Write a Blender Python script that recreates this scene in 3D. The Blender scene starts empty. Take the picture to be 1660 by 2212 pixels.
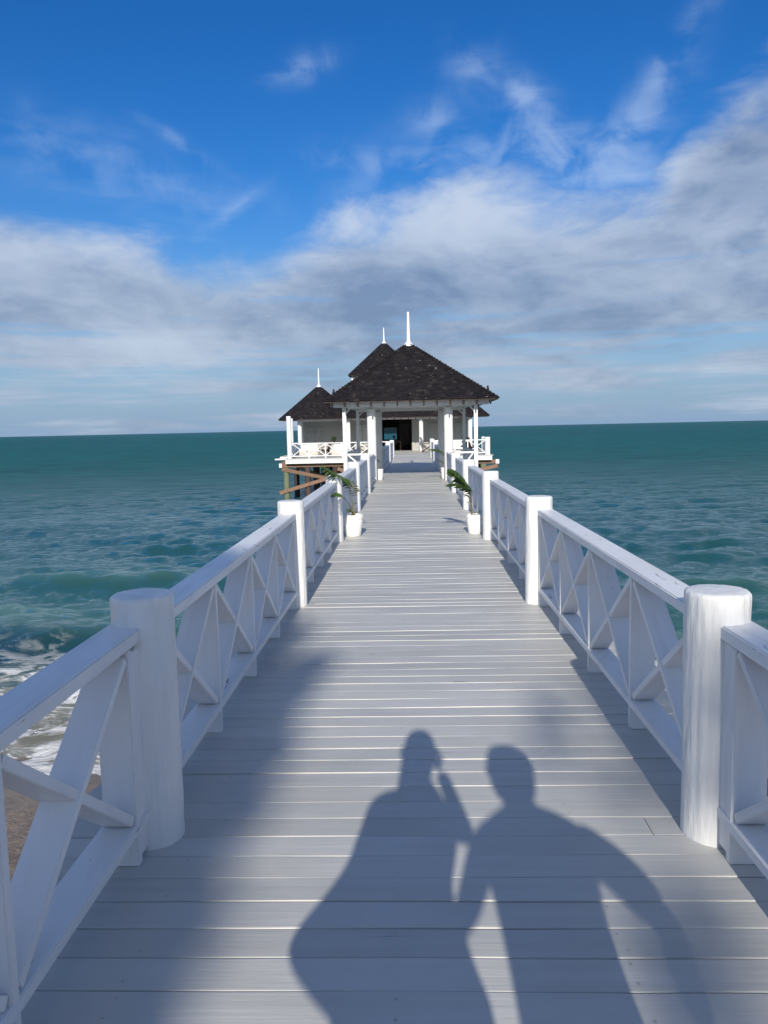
import bpy, bmesh, math, random
import numpy as np
from mathutils import Vector, Matrix, noise as mnoise
random.seed(7); RNG = np.random.default_rng(7)
rad = math.radians
SC = bpy.context.scene
COL = SC.collection
# ------------------------------------------------------------------ camera
CAM_H = 1.6
F_, H_ = 1662.0, 2212.0
n_ = Vector((-0.0217, 1, -180.6 / F_)).normalized()
y_ = Vector((65, 182, F_)); y_ -= n_ * y_.dot(n_); y_.normalize()
x_ = y_.cross(n_)
if x_.x < 0: x_ = -x_
cam_d = bpy.data.cameras.new('camera'); cam = bpy.data.objects.new('camera', cam_d); COL.objects.link(cam)
R3 = Matrix(((x_[0], x_[1], -x_[2]), (y_[0], y_[1], -y_[2]), (n_[0], n_[1], -n_[2])))
cam.matrix_world = Matrix.Translation((0, 0, CAM_H)) @ R3.to_4x4()
cam_d.sensor_fit = 'VERTICAL'; cam_d.sensor_height = 36; cam_d.lens = 36 * F_ / H_
cam_d.clip_start = 0.02; cam_d.clip_end = 30000
SC.camera = cam
# ------------------------------------------------------------------ sun, exposure
SUN_EL = rad(23.8)
sun_d = bpy.data.lights.new('sun', 'SUN'); sun = bpy.data.objects.new('sun', sun_d); COL.objects.link(sun)
sun_d.energy = 4.9; sun_d.angle = rad(0.53); sun_d.color = (1.0, 0.93, 0.82)
sun.rotation_euler = (rad(90) - SUN_EL, 0, 0)      # light travels towards +Y and down
sun.location = (0, -30, 20)
SC.view_settings.view_transform = 'Standard'; SC.view_settings.look = 'None'
SC.view_settings.exposure = 0.0; SC.view_settings.gamma = 1.0
SC.view_settings.use_curve_mapping = False

# ------------------------------------------------------------------ node helper
class NB:
    def __init__(s, nt): s.nt = nt; s.N = nt.nodes; s.L = nt.links
    def put(s, sock, v):
        if isinstance(v, bpy.types.NodeSocket): s.L.new(v, sock)
        elif v is not None:
            try: sock.default_value = v
            except Exception:
                sock.default_value = (v, v, v) if isinstance(v, (int, float)) else tuple(v) + (1,)
    def m(s, op, a, b=None, c=None, clamp=False):
        n = s.N.new('ShaderNodeMath'); n.operation = op; n.use_clamp = clamp
        s.put(n.inputs[0], a)
        if b is not None: s.put(n.inputs[1], b)
        if c is not None: s.put(n.inputs[2], c)
        return n.outputs[0]
    def vm(s, op, a, b=None, sc=None):
        n = s.N.new('ShaderNodeVectorMath'); n.operation = op
        s.put(n.inputs[0], a)
        if b is not None: s.put(n.inputs[1], b)
        if sc is not None: s.put(n.inputs[3], sc)
        return n.outputs[0]
    def comb(s, x, y, z):
        n = s.N.new('ShaderNodeCombineXYZ')
        for i, v in enumerate((x, y, z)): s.put(n.inputs[i], v)
        return n.outputs[0]
    def sep(s, v):
        n = s.N.new('ShaderNodeSeparateXYZ'); s.put(n.inputs[0], v); return n.outputs
    def noise(s, v, scale=1, detail=4, rough=.55, dist=0, col=False):
        n = s.N.new('ShaderNodeTexNoise'); s.put(n.inputs['Vector'], v)
        n.inputs['Scale'].default_value = scale; n.inputs['Detail'].default_value = detail
        n.inputs['Roughness'].default_value = rough; n.inputs['Distortion'].default_value = dist
        return n.outputs['Color' if col else 'Fac']
    def vor(s, v, scale=1, out='Distance'):
        n = s.N.new('ShaderNodeTexVoronoi'); s.put(n.inputs['Vector'], v); n.inputs['Scale'].default_value = scale
        return n.outputs[out]
    def mr(s, v, a, b, c=0., d=1., smooth=True):
        n = s.N.new('ShaderNodeMapRange'); n.interpolation_type = 'SMOOTHSTEP' if smooth else 'LINEAR'
        for i, q in enumerate((v, a, b, c, d)): s.put(n.inputs[i], q)
        return n.outputs[0]
    def mix(s, f, a, b, mode='MIX'):
        n = s.N.new('ShaderNodeMix'); n.data_type = 'RGBA'; n.blend_type = mode
        s.put(n.inputs[0], f); s.put(n.inputs[6], a if not isinstance(a, tuple) else tuple(a) + (1,))
        s.put(n.inputs[7], b if not isinstance(b, tuple) else tuple(b) + (1,))
        return n.outputs[2]
    def bump(s, h, dist=.01, st=1., nrm=None):
        n = s.N.new('ShaderNodeBump'); s.put(n.inputs['Height'], h); n.inputs['Distance'].default_value = dist
        n.inputs['Strength'].default_value = st
        if nrm is not None: s.put(n.inputs['Normal'], nrm)
        return n.outputs[0]
    def curve(s, v, pts):
        n = s.N.new('ShaderNodeFloatCurve'); c = n.mapping.curves[0]
        c.points[0].location = pts[0]; c.points[1].location = pts[-1]
        for p in pts[1:-1]: c.points.new(*p)
        n.mapping.update(); s.put(n.inputs['Value'], v); return n.outputs[0]

# ------------------------------------------------------------------ world
W = bpy.data.worlds.new('World'); SC.world = W; W.use_nodes = True
nt = W.node_tree; nt.nodes.clear(); B = NB(nt)
out = nt.nodes.new('ShaderNodeOutputWorld')
sky = nt.nodes.new('ShaderNodeTexSky'); sky.sky_type = 'NISHITA'; sky.sun_disc = False
sky.sun_elevation = SUN_EL; sky.sun_rotation = math.pi
sky.air_density = 1.0; sky.dust_density = 0.3; sky.ozone_density = 1.6
SKY_S = 0.115
tc = nt.nodes.new('ShaderNodeTexCoord'); D = tc.outputs['Generated']
dx, dy, dz = B.sep(D)
az = B.m('MULTIPLY', B.m('ARCTAN2', dx, dy), 57.2958)
el = B.m('MULTIPLY', B.m('ARCSINE', dz), 57.2958)
Ds = B.vm('MULTIPLY', D, (1, 1, 2.4))
Dh = B.vm('MULTIPLY', D, (1, 1, 9.0))
nA = B.noise(Ds, 5.0, 9, .58, .4)
nB = B.noise(B.vm('ADD', Ds, (3.1, 7.7, 1.3)), 2.2, 8, .55, .3)
nC = B.noise(B.vm('ADD', Dh, (1.7, 2.2, 5.3)), 3.2, 8, .55, .35)
nF = B.noise(Ds, 17.0, 8, .62, .6)
TOP = [(-60, 15), (-40, 14.5), (-27.6, 14.7), (-23.5, 14.3), (-19.1, 13.6), (-16, 12.7), (-10.9, 12.3), (-8.2, 13.3), (-5.6, 14.6), (-2.2, 15.3), (0.5, 16.6), (3.8, 17), (7.7, 16.1), (10.2, 15.3), (13.3, 15.5), (16.4, 15.9), (17.8, 17.2), (18.6, 18.6), (20.8, 20.3), (23.5, 21.6), (30, 23), (45, 19), (60, 15)]
top = B.m('MULTIPLY', B.curve(B.mr(az, -60, 60, 0, 1, False), [((a + 60) / 120, e / 40) for a, e in TOP]), 40)
edge = B.m('ADD', B.m('SUBTRACT', top, el), B.m('MULTIPLY', B.m('SUBTRACT', nA, .5), 8.5))
edge = B.m('ADD', edge, B.m('MULTIPLY', B.m('SUBTRACT', nF, .5), 2.6))
bank = B.mr(edge, -1.3, 2.9)
gap = B.mr(el, 1.0, 12.5)                           # streaks of clear sky towards the horizon
nS = B.noise(B.vm('ADD', B.vm('MULTIPLY', D, (1, 1, 16)), (4.4, 2.2, 5.3)), 4.0, 8, .6, .35)
holes = B.mr(B.m('ADD', B.m('ADD', B.m('MULTIPLY', nC, .5), B.m('MULTIPLY', nS, .5)), B.m('MULTIPLY', gap, .20)), .44, .62)
bank = B.m('MULTIPLY', bank, B.m('ADD', B.m('MULTIPLY', holes, .80), .06))
def blob(a, e, sa, se, ang=0):
    ca, sn = math.cos(rad(ang)), math.sin(rad(ang))
    u = B.m('SUBTRACT', az, a); v = B.m('SUBTRACT', el, e)
    p = B.m('DIVIDE', B.m('ADD', B.m('MULTIPLY', u, ca), B.m('MULTIPLY', v, sn)), sa)
    q = B.m('DIVIDE', B.m('SUBTRACT', B.m('MULTIPLY', v, ca), B.m('MULTIPLY', u, sn)), se)
    return B.m('EXPONENT', B.m('MULTIPLY', B.m('ADD', B.m('MULTIPLY', p, p), B.m('MULTIPLY', q, q)), -1))
def addup(l):
    r = l[0]
    for x in l[1:]: r = B.m('ADD', r, x)
    return r
wn = B.noise(B.vm('ADD', D, (9, 4, 2)), 16, 6, .52, .5)
wl = B.noise(B.vm('ADD', B.vm('MULTIPLY', D, (1, 1, 4)), (2, 8, 2)), 8, 7, .55, .5)
wisps = addup([B.m('MULTIPLY', blob(a, e, sa, se, g), k) for a, e, sa, se, g, k in [
    (-7.6, 23.8, 2.1, .75, 14, 1.0), (8.2, 21.6, 2.0, 1.0, -32, 1.25), (4.6, 23.6, 1.6, 1.9, 60, .55), (1.6, 21.0, 1.6, .9, -8, .55),
    (-1.0, 18.1, 6.0, .8, -4, .8), (17.2, 22.4, 4.8, .8, 48, .5), (15.8, 19.2, 3.6, 1.5, 50, 1.0), (12.0, 18.0, 5.0, 1.6, -20, 1.0), (-22, 18.4, 6.5, 1.5, -12, .42),
    (-12.6, 15.2, 2.2, .5, 35, .7), (-16.0, 19.2, 3.2, .4, -28, .5), (-20, 16.4, 9, 1.6, -8, .35), (8.5, 17.8, 7, 1.9, -12, .8), (-1, 16.9, 5, 1.3, 8, .5)]])
wis = B.m('MULTIPLY', wisps, B.m('ADD', B.m('MULTIPLY', B.mr(wn, .38, .74), .62), B.m('MULTIPLY', B.mr(wl, .42, .72), .42)))
wis = B.m('MULTIPLY', wis, .72)
wis = B.m('ADD', wis, B.m('MULTIPLY', B.mr(wl, .60, .86), B.mr(el, 25, 12, 0, .2)))
wis = B.m('MULTIPLY', B.m('TANH', B.m('MULTIPLY', wis, 1.5)), .66)
dens = B.m('MAXIMUM', bank, wis)
# unseen scattered cloud overhead and behind the viewer, added as ambient fill, thin haze at the horizon
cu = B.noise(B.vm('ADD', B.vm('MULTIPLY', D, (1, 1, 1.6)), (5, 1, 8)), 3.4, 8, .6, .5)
fill_cloud = B.m('MULTIPLY', B.mr(cu, .44, .60), B.m('MAXIMUM', B.mr(el, 31, 40), B.mr(B.m('ABSOLUTE', az), 55, 80)))
dens = B.m('MAXIMUM', dens, B.m('MULTIPLY', fill_cloud, .50))
# cloud colour: bright rims, grey blue bellies
lit = B.m('ADD', B.m('MULTIPLY', B.mr(nB, .40, .60), .42), B.m('MULTIPLY', B.mr(nA, .36, .64), .34))
lit = B.m('ADD', lit, B.m('MULTIPLY', B.m('SUBTRACT', nS, .5), B.mr(el, 10, 4, 0, .6)))
lit = B.m('ADD', lit, B.m('MULTIPLY', B.mr(nF, .3, .7), .14))
lit = B.m('ADD', lit, B.mr(B.m('SUBTRACT', top, el), 5.0, 0.0, 0, .26))
lit = B.m('ADD', lit, B.m('MULTIPLY', blob(3, 14.4, 6, 2.2, 5), .22))
lit = B.m('ADD', lit, B.m('MULTIPLY', blob(-19, 6.5, 5, .8, 0), .20))
lit = B.m('SUBTRACT', lit, B.m('MULTIPLY', blob(1, 9.2, 9, 1.6, 2), .26))
lit = B.m('SUBTRACT', lit, B.m('MULTIPLY', blob(22.0, 15.0, 4.8, 3.2, 8), .62))
lit = B.m('SUBTRACT', lit, B.m('MULTIPLY', blob(12.8, 14.4, 3.4, 1.2, 0), .35))
lit = B.m('SUBTRACT', lit, B.m('MULTIPLY', blob(-18, 9.8, 10, 2.6, 0), .24))
ccol = B.mix(B.m('TANH', B.m('MULTIPLY', B.m('MAXIMUM', lit, 0), 1.1)), (0.20, 0.275, 0.42), (0.68, 0.76, 0.88))
ccol = B.mix(B.m('GREATER_THAN', wis, bank), ccol, (0.52, 0.66, 0.90))
ccol = B.mix(B.m('MULTIPLY', fill_cloud, .9), ccol, (.78, .84, .92))
ep = B.m('MAXIMUM', el, 0)
hz = B.m('MULTIPLY', B.m('EXPONENT', B.m('SUBTRACT', B.m('MULTIPLY', ep, -.05), B.m('MULTIPLY', B.m('MULTIPLY', ep, ep), .006))), .95)
hsv = nt.nodes.new('ShaderNodeHueSaturation'); hsv.inputs['Saturation'].default_value = 1.28; hsv.inputs['Value'].default_value = 1.0
nt.links.new(sky.outputs[0], hsv.inputs['Color'])
tint = B.mix(B.mr(el, 1, 17), (0.62, 0.74, 0.95), (0.20, 0.62, 1.02))
skc = B.mix(1.0, hsv.outputs[0], tint, 'MULTIPLY')
bg1 = nt.nodes.new('ShaderNodeBackground'); bg1.inputs[1].default_value = SKY_S; nt.links.new(skc, bg1.inputs[0])
bg2 = nt.nodes.new('ShaderNodeBackground'); bg2.inputs[1].default_value = 1.0; nt.links.new(ccol, bg2.inputs[0])
mx = nt.nodes.new('ShaderNodeMixShader')
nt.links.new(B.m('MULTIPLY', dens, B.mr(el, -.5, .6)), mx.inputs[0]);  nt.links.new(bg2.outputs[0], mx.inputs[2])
bg3 = nt.nodes.new('ShaderNodeBackground'); bg3.inputs[0].default_value = (.235, .375, .575, 1)
mx0 = nt.nodes.new('ShaderNodeMixShader'); nt.links.new(hz, mx0.inputs[0]); nt.links.new(bg1.outputs[0], mx0.inputs[1]); nt.links.new(bg3.outputs[0], mx0.inputs[2])
nt.links.new(mx0.outputs[0], mx.inputs[1])
nt.links.new(mx.outputs[0], out.inputs[0])

# ------------------------------------------------------------------ materials
MATS = {}
def mat(name, fn=None, color=(.5, .5, .5), rough=.6, metal=0., spec=.5):
    if name in MATS: return MATS[name]
    m = bpy.data.materials.new(name); m.use_nodes = True; t = m.node_tree
    p = t.nodes['Principled BSDF']; p.inputs['Base Color'].default_value = tuple(color) + (1,)
    p.inputs['Roughness'].default_value = rough; p.inputs['Metallic'].default_value = metal
    p.inputs['Specular IOR Level'].default_value = spec
    if fn: fn(NB(t), p)
    MATS[name] = m; return m
def wcoord(b):                                   # object coordinates + a random offset for each object
    t = b.N.new('ShaderNodeTexCoord'); oi = b.N.new('ShaderNodeObjectInfo')
    off = b.m('MULTIPLY', oi.outputs['Random'], 37.)
    return b.vm('ADD', t.outputs['Object'], b.comb(off, b.m('MULTIPLY', off, 1.7), off)), oi.outputs['Random']
def paint(col, grain=(1, 1, 1), gs=6., rough=.42, bumpd=.0016, var=.06, peel=0., dirt=.12, coarse=0., wave=0.):
    def fn(b, p):
        v, r = wcoord(b)
        g = b.vm('MULTIPLY', v, grain)
        n1 = b.noise(g, gs, 6, .6, .3); n2 = b.noise(v, 1.7, 5, .6); n3 = b.noise(g, gs * 4.5, 4, .6, .2)
        c = b.mix(b.mr(n2, .35, .75, 0, dirt), tuple(col), tuple(q * w for q, w in zip(col, (.70, .68, .64))))
        k = b.m('ADD', 1 - var, b.m('MULTIPLY', r, 2 * var))
        c = b.mix(1., c, b.comb(k, k, k), 'MULTIPLY')
        c = b.mix(b.mr(n1, .45, .75, 0, .34), c, tuple(q * w for q, w in zip(col, (.78, .77, .74))))
        if peel:
            n4 = b.noise(b.vm('MULTIPLY', g, (1, 1, 1)), gs * 2.2, 8, .7, .8)
            n5 = b.noise(v, 2.3, 3, .5)
            ms = b.mr(b.m('ADD', n4, b.m('MULTIPLY', n5, .35)), .92 - peel, .95 - peel)
            c = b.mix(b.m('MULTIPLY', ms, .8), c, (.10, .085, .07))
        b.put(p.inputs['Base Color'], c)
        b.put(p.inputs['Roughness'], b.mr(n1, .3, .7, rough - .07, rough + .14))
        h = b.m('ADD', b.m('MULTIPLY', n1, .7), b.m('MULTIPLY', n3, .3))
        if coarse: h = b.m('ADD', h, b.m('MULTIPLY', b.noise(g, gs * .45, 3, .5, .6), coarse))
        b.put(p.inputs['Normal'], b.bump(h, bumpd, .9))
    return fn
M_POST = mat('white painted log', paint((.80, .80, .785), (1, 1, .16), 20., .38, .009, .02, .04, .20, 1.1))
M_RAILY = mat('white painted rail', paint((.78, .79, .80), (1, .10, 1), 20., .40, .0022, .03, .105, .26, .4))
M_BRACE = mat('white painted brace', paint((.78, .785, .79), (1, .12, 1), 20., .42, .002, .04, .05, .24, .4))
M_WOODZ = mat('white painted upright', paint((.78, .785, .79), (1, 1, .12), 20., .42, .002, .04, .05, .24, .4))
M_WOODX = mat('white painted crossbeam', paint((.79, .79, .785), (.12, 1, 1), 18., .45, .0014, .03, .04, .12))
M_DECK = mat('pale grey painted planks', paint((.53, .53, .505), (.05, 1, 1), 19., .46, .003, .065, .045, .34, .8))
M_WHITE = mat('white paint', paint((.80, .80, .79), (1, 1, 1), 5., .5, .001, .02, 0, .1))
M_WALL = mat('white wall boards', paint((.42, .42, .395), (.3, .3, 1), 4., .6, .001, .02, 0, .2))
M_RAFT = mat('dark rafter wood', paint((.045, .035, .03), (1, .2, 1), 8., .8, .002, .1, 0, .3))
M_BEAM = mat('weathered brown timber', paint((.21, .125, .082), (.1, 1, 1), 9., .8, .003, .2, 0, .6))
M_PILE = mat('green stained pile', paint((.17, .20, .12), (1, 1, .15), 9., .85, .004, .12, .1, .8))
M_PILED = mat('dark wet pile', paint((.055, .04, .035), (1, 1, .15), 9., .8, .004, .3, .0, .8))
M_UNDER = mat('bare joist timber', paint((.12, .085, .06), (1, .1, 1), 9., .9, .002, .2, 0, .5))
M_POT = mat('white glazed pot', paint((.82, .80, .76), (1, 1, 1), 6., .38, .0008, .02, 0, .2))
M_SOIL = mat('soil', color=(.06, .04, .03), rough=1)
M_BROWN = mat('brown wicker', paint((.16, .085, .05), (1, 1, 1), 30., .6, .003, .1, 0, .3))
M_TEAK = mat('dark teak', paint((.07, .035, .022), (.2, 1, 1), 10., .5, .001, .1, 0, .3))
M_CUSH = mat('white cushion cloth', paint((.80, .79, .76), (1, 1, 1), 25., .9, .002, .02, 0, .1))
M_BEIGE = mat('beige cushion cloth', paint((.62, .55, .47), (1, 1, 1), 25., .9, .002, .04, 0, .15))
M_DARK = mat('black metal', color=(.015, .015, .018), rough=.45)
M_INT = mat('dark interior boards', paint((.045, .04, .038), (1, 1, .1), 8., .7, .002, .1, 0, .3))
M_INT2 = mat('dark grey door', paint((.085, .085, .085), (1, 1, .1), 8., .6, .001, .1, 0, .3))
M_SLAT = mat('pale louvre slats', paint((.60, .60, .57), (1, 1, 1), 8., .6, .001, .05, 0, .2))
def f_glass(b, p):
    p.inputs['Base Color'].default_value = (.03, .045, .06, 1); p.inputs['Roughness'].default_value = .08
M_GLASS = mat('dark window glass', f_glass)
def f_shingle(b, p):
    g = b.N.new('ShaderNodeNewGeometry'); oi = b.N.new('ShaderNodeObjectInfo'); t = b.N.new('ShaderNodeTexCoord')
    r = b.m('FRACT', b.m('ADD', g.outputs['Random Per Island'], b.m('MULTIPLY', oi.outputs['Random'], 7.31)))
    r2 = b.m('FRACT', b.m('MULTIPLY', r, 17.77))
    gi = b.m('FRACT', b.m('MULTIPLY', r, 97.31))
    c = b.mix(r, (.007, .006, .008), (.024, .019, .022))
    c = b.mix(b.mr(r2, .86, 1., 0, .5), c, (.075, .06, .055))
    n = b.noise(g.outputs['Position'], 16, 6, .65)
    c = b.mix(b.mr(n, .35, .75, 0, .55), c, (.014, .012, .012))
    n2 = b.noise(g.outputs['Position'], .9, 4, .6)
    c = b.mix(b.mr(n2, .55, .8, 0, .3), c, (.06, .035, .022))
    vd = b.vor(g.outputs['Position'], 4.2); sp = b.noise(g.outputs['Position'], 1.3, 3)
    c = b.mix(b.m('MULTIPLY', b.mr(vd, .13, .08), b.mr(sp, .52, .58)), c, (.26, .25, .25))
    b.put(p.inputs['Base Color'], c); p.inputs['Roughness'].default_value = .8; p.inputs['Specular IOR Level'].default_value = .25
    b.put(p.inputs['Normal'], b.bump(n, .006, .8))
M_SHING = mat('dark cedar shingles', f_shingle)
def leafmat(name, c1, c2, sub=.0):
    def fn(b, p):
        g = b.N.new('ShaderNodeNewGeometry')
        c = b.mix(g.outputs['Random Per Island'], c1, c2)
        b.put(p.inputs['Base Color'], c); p.inputs['Roughness'].default_value = .42
        tr = b.N.new('ShaderNodeBsdfTranslucent'); b.put(tr.inputs[0], b.mix(1., c, (1.4, 1.9, .5), 'MULTIPLY'))
        ms = b.N.new('ShaderNodeMixShader'); ms.inputs[0].default_value = .22
        b.L.new(p.outputs[0], ms.inputs[1]); b.L.new(tr.outputs[0], ms.inputs[2])
        b.L.new(ms.outputs[0], b.N['Material Output'].inputs[0])
    return mat(name, fn)
M_LEAF = leafmat('palm leaflets', (.035, .075, .015), (.085, .14, .03))
M_LEAFD = leafmat('old palm leaflets', (.10, .11, .02), (.26, .13, .05))
M_TREE = leafmat('broad tree leaves', (.03, .06, .018), (.07, .11, .03))
M_STEM = mat('palm stem', paint((.20, .17, .05), (1, 1, .2), 30., .5, .001, .1, 0, .5))
M_BARK = mat('tree bark', paint((.16, .12, .09), (1, 1, .2), 9., .9, .02, .1, 0, .5))
M_SKIN = mat('skin', color=(.50, .30, .21), rough=.5)
M_HAIR = mat('brown hair', color=(.05, .03, .02), rough=.5)
M_SHIRT = mat('navy cotton', paint((.05, .07, .13), (1, 1, 1), 30., .9, .002, .02, 0, .1))
M_DRESS = mat('white cotton', paint((.65, .62, .58), (1, 1, 1), 30., .9, .002, .02, 0, .1))

# ------------------------------------------------------------------ object helpers
def tag(o, label=None, cat=None, group=None, kind=None):
    if label: o['label'] = label
    if cat: o['category'] = cat
    if group: o['group'] = group
    if kind: o['kind'] = kind
    return o
def link(name, me, m, parent=None, loc=(0, 0, 0), rot=None, smooth=False):
    o = bpy.data.objects.new(name, me); COL.objects.link(o)
    if m is not None and not me.materials: me.materials.append(m)
    o.location = loc
    if rot is not None: o.rotation_euler = rot
    if parent is not None: o.parent = parent
    if smooth:
        me.polygons.foreach_set('use_smooth', [True] * len(me.polygons))
    return o
def empty(name, loc=(0, 0, 0), rz=0):
    o = bpy.data.objects.new(name, None); COL.objects.link(o); o.location = loc; o.rotation_euler = (0, 0, rz); o.empty_display_size = .2
    return o
def box_me(sx, sy, sz, bev=0., seg=2, name='box'):
    """box centred on the origin with softened edges"""
    bm = bmesh.new(); bmesh.ops.create_cube(bm, size=1)
    bmesh.ops.scale(bm, vec=(sx, sy, sz), verts=bm.verts)
    if bev: bmesh.ops.bevel(bm, geom=bm.edges[:], offset=bev, segments=seg, affect='EDGES')
    me = bpy.data.meshes.new(name); bm.to_mesh(me); bm.free(); return me
_BOX = {}
def cbox(name, x0, x1, y0, y1, z0, z1, m, parent=None, bev=.004, rot=None):
    s = (round(x1 - x0, 4), round(y1 - y0, 4), round(z1 - z0, 4), bev, m.name)
    if s not in _BOX: _BOX[s] = box_me(s[0], s[1], s[2], min(bev, min(s[:3]) * .3))
    return link(name, _BOX[s], m, parent, ((x0 + x1) / 2, (y0 + y1) / 2, (z0 + z1) / 2), rot)
def bar(name, a, b, wx, th, m, parent=None, side=Vector((1, 0, 0)), bev=.003):
    """timber from a to b, wx wide along side, th thick"""
    a = Vector(a); b = Vector(b); d = b - a; L = d.length; d.normalize(); s = (side - d * side.dot(d)).normalized(); n = s.cross(d)
    k = (round(wx, 4), round(L, 3), round(th, 4), bev, m.name)
    if k not in _BOX: _BOX[k] = box_me(k[0], k[1], k[2], min(bev, th * .3))
    o = link(name, _BOX[k], m, parent)
    mt = Matrix((s, d, n)).transposed().to_4x4(); mt.translation = (a + b) / 2
    o.matrix_local = mt; return o
def tube_bm(bm, pts, rads, seg=8, cap=True):
    pts = [Vector(p) for p in pts]; rings = []
    for i, p in enumerate(pts):
        d = (pts[min(i + 1, len(pts) - 1)] - pts[max(i - 1, 0)]).normalized()
        u = d.orthogonal().normalized() if i == 0 else (rings_u - d * rings_u.dot(d)).normalized()
        rings_u = u; v = d.cross(u)
        rings.append([bm.verts.new(p + (u * math.cos(t) + v * math.sin(t)) * rads[i]) for t in [2 * math.pi * k / seg for k in range(seg)]])
    for a, b in zip(rings, rings[1:]):
        for k in range(seg): bm.faces.new((a[k], a[(k + 1) % seg], b[(k + 1) % seg], b[k]))
    if cap:
        bm.faces.new(rings[0][::-1]); bm.faces.new(rings[-1])
def bm_obj(name, bm, m, parent=None, smooth=False, loc=(0, 0, 0)):
    bmesh.ops.recalc_face_normals(bm, faces=bm.faces)
    me = bpy.data.meshes.new(name); bm.to_mesh(me); bm.free(); return link(name, me, m, parent, loc, smooth=smooth)
def lathe_me(prof, seg=32, name='lathe', rough=0., seed=0, twist=0):
    """profile of (r, z); optional carved roughness"""
    vs = []; fs = []
    for j, (r, z) in enumerate(prof):
        for k in range(seg):
            t = 2 * math.pi * k / seg; rr = r
            if rough and r > .02:
                nn = mnoise.fractal(Vector((math.cos(t) * 5 + seed, math.sin(t) * 5, z * 2.2)), 1, 2, 3)
                n2 = mnoise.noise(Vector((math.cos(t) * 17 + seed, math.sin(t) * 17, z * 9)))
                n3 = mnoise.noise(Vector((math.cos(t) * 1.3, math.sin(t) * 1.3 + seed, z * 1.1)))
                rr = r + rough * (.5 * nn + .75 * n2 * (.5 + abs(mnoise.noise(Vector((math.cos(t) * 3, math.sin(t) * 3 + seed, z * 3))))) + .7 * n3)
            vs.append((rr * math.cos(t), rr * math.sin(t), z))
    n = len(prof)
    for j in range(n - 1):
        for k in range(seg):
            a = j * seg + k; b = j * seg + (k + 1) % seg; fs.append((a, b, b + seg, a + seg))
    fs.append(tuple(range(seg))[::-1]); fs.append(tuple((n - 1) * seg + k for k in range(seg)))
    me = bpy.data.meshes.new(name); me.from_pydata(vs, [], fs); me.update()
    me.polygons.foreach_set('use_smooth', [len(f) == 4 for f in fs]); return me
def col_me(r, z0, z1, seg=32, name='column', rough=.004, rz=.02, n=24, seed=0, taper=0.):
    pr = [(r * (1 + taper * (1 - (j / n))), z0 + (z1 - rz - z0) * j / n) for j in range(n + 1)]
    pr += [(r - rz * (1 - math.cos(t)), z1 - rz + rz * math.sin(t)) for t in (math.pi * .12, math.pi * .25, math.pi * .38, math.pi * .5)]
    pr += [(r * .5, z1 + .002), (r * .05, z1 + .003)]
    return lathe_me(pr, seg, name, rough, seed)

# ------------------------------------------------------------------ sea
WATER_Z = -2.5
def wave_height(X, Y, sp):
    """sum of wind waves; components shorter than the local mesh spacing fade out"""
    z = np.zeros_like(X); rng = np.random.default_rng(11)
    for lam0 in np.geomspace(.35, 4.6, 90):
        lam = lam0 * rng.uniform(.9, 1.1); th = rng.normal(.12, .50); ph = rng.uniform(0, 6.28)
        k = 2 * math.pi / lam; a = .0074 * lam if lam < 1.3 else .0074 * 1.3 * (1.3 / lam) ** .25
        f = np.clip((lam / np.maximum(sp, .01) - 2.5) / 3, 0, 1)
        arg = k * (X * math.sin(th) - Y * math.cos(th)) + ph + .6 * np.sin(X * .11 + Y * .07 + ph)
        s = np.sin(arg); z += f * a * (s + .28 * np.cos(2 * arg) * 1.0)
    return z
def build_sea():
    azs = np.concatenate([np.linspace(-100, -36, 90)[:-1], np.linspace(-36, 30, 620), np.linspace(30, 100, 90)[1:]])
    rs = [6.2]
    while rs[-1] < 60: rs.append(rs[-1] * 1.0070)
    while rs[-1] < 420: rs.append(rs[-1] * 1.013)
    while rs[-1] < 14000: rs.append(rs[-1] * 1.10)
    rs = np.array(rs); A, Rr = np.meshgrid(np.radians(azs), rs)
    X = Rr * np.sin(A); Y = Rr * np.cos(A) - 1.0
    sp = np.maximum(np.gradient(Rr, axis=0), Rr * .0019)
    Z = wave_height(X, Y, sp)
    patch = .78 + .4 * np.sin(X * .05 + 1) * np.sin(Y * .04 + X * .013)
    Z *= patch * np.clip((Y - 6.5) / 8, .12, 1)
    # swells rolling to the beach
    def ridge(y0, sl, h, w, x0, xw):
        yy = Y - (y0 + sl * X + .5 * np.sin(X * .35)); prof = np.exp(-np.where(yy < 0, (yy / w) ** 2, (yy / (w * 1.9)) ** 2))
        return h * prof * np.exp(-((X - x0) / xw) ** 2)
    Z += ridge(21.2, .06, .33, 1.3, -9, 6.0) + ridge(15.6, .05, .42, 1.1, -10, 6.5) + ridge(12.6, .0, .16, .6, -5, 9) + ridge(17.5, .02, .22, 1.4, 7, 9)
    Z += ridge(28, -.03, .2, 2, 5, 18) + ridge(33, .05, .22, 2.4, -12, 14)
    Z -= .0
    V = np.stack([X, Y, Z + WATER_Z], -1).reshape(-1, 3)
    nr, na = A.shape; i = np.arange(nr * na).reshape(nr, na)
    F = np.stack([i[:-1, :-1], i[:-1, 1:], i[1:, 1:], i[1:, :-1]], -1).reshape(-1, 4)
    me = bpy.data.meshes.new('sea'); me.vertices.add(len(V)); me.vertices.foreach_set('co', V.ravel())
    me.loops.add(F.size); me.loops.foreach_set('vertex_index', F.ravel().astype(np.int32))
    me.polygons.add(len(F)); me.polygons.foreach_set('loop_start', np.arange(0, F.size, 4, dtype=np.int32))
    me.polygons.foreach_set('loop_total', np.full(len(F), 4, np.int32)); me.update(calc_edges=True)
    me.polygons.foreach_set('use_smooth', np.ones(len(F), bool))
    return me
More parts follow.
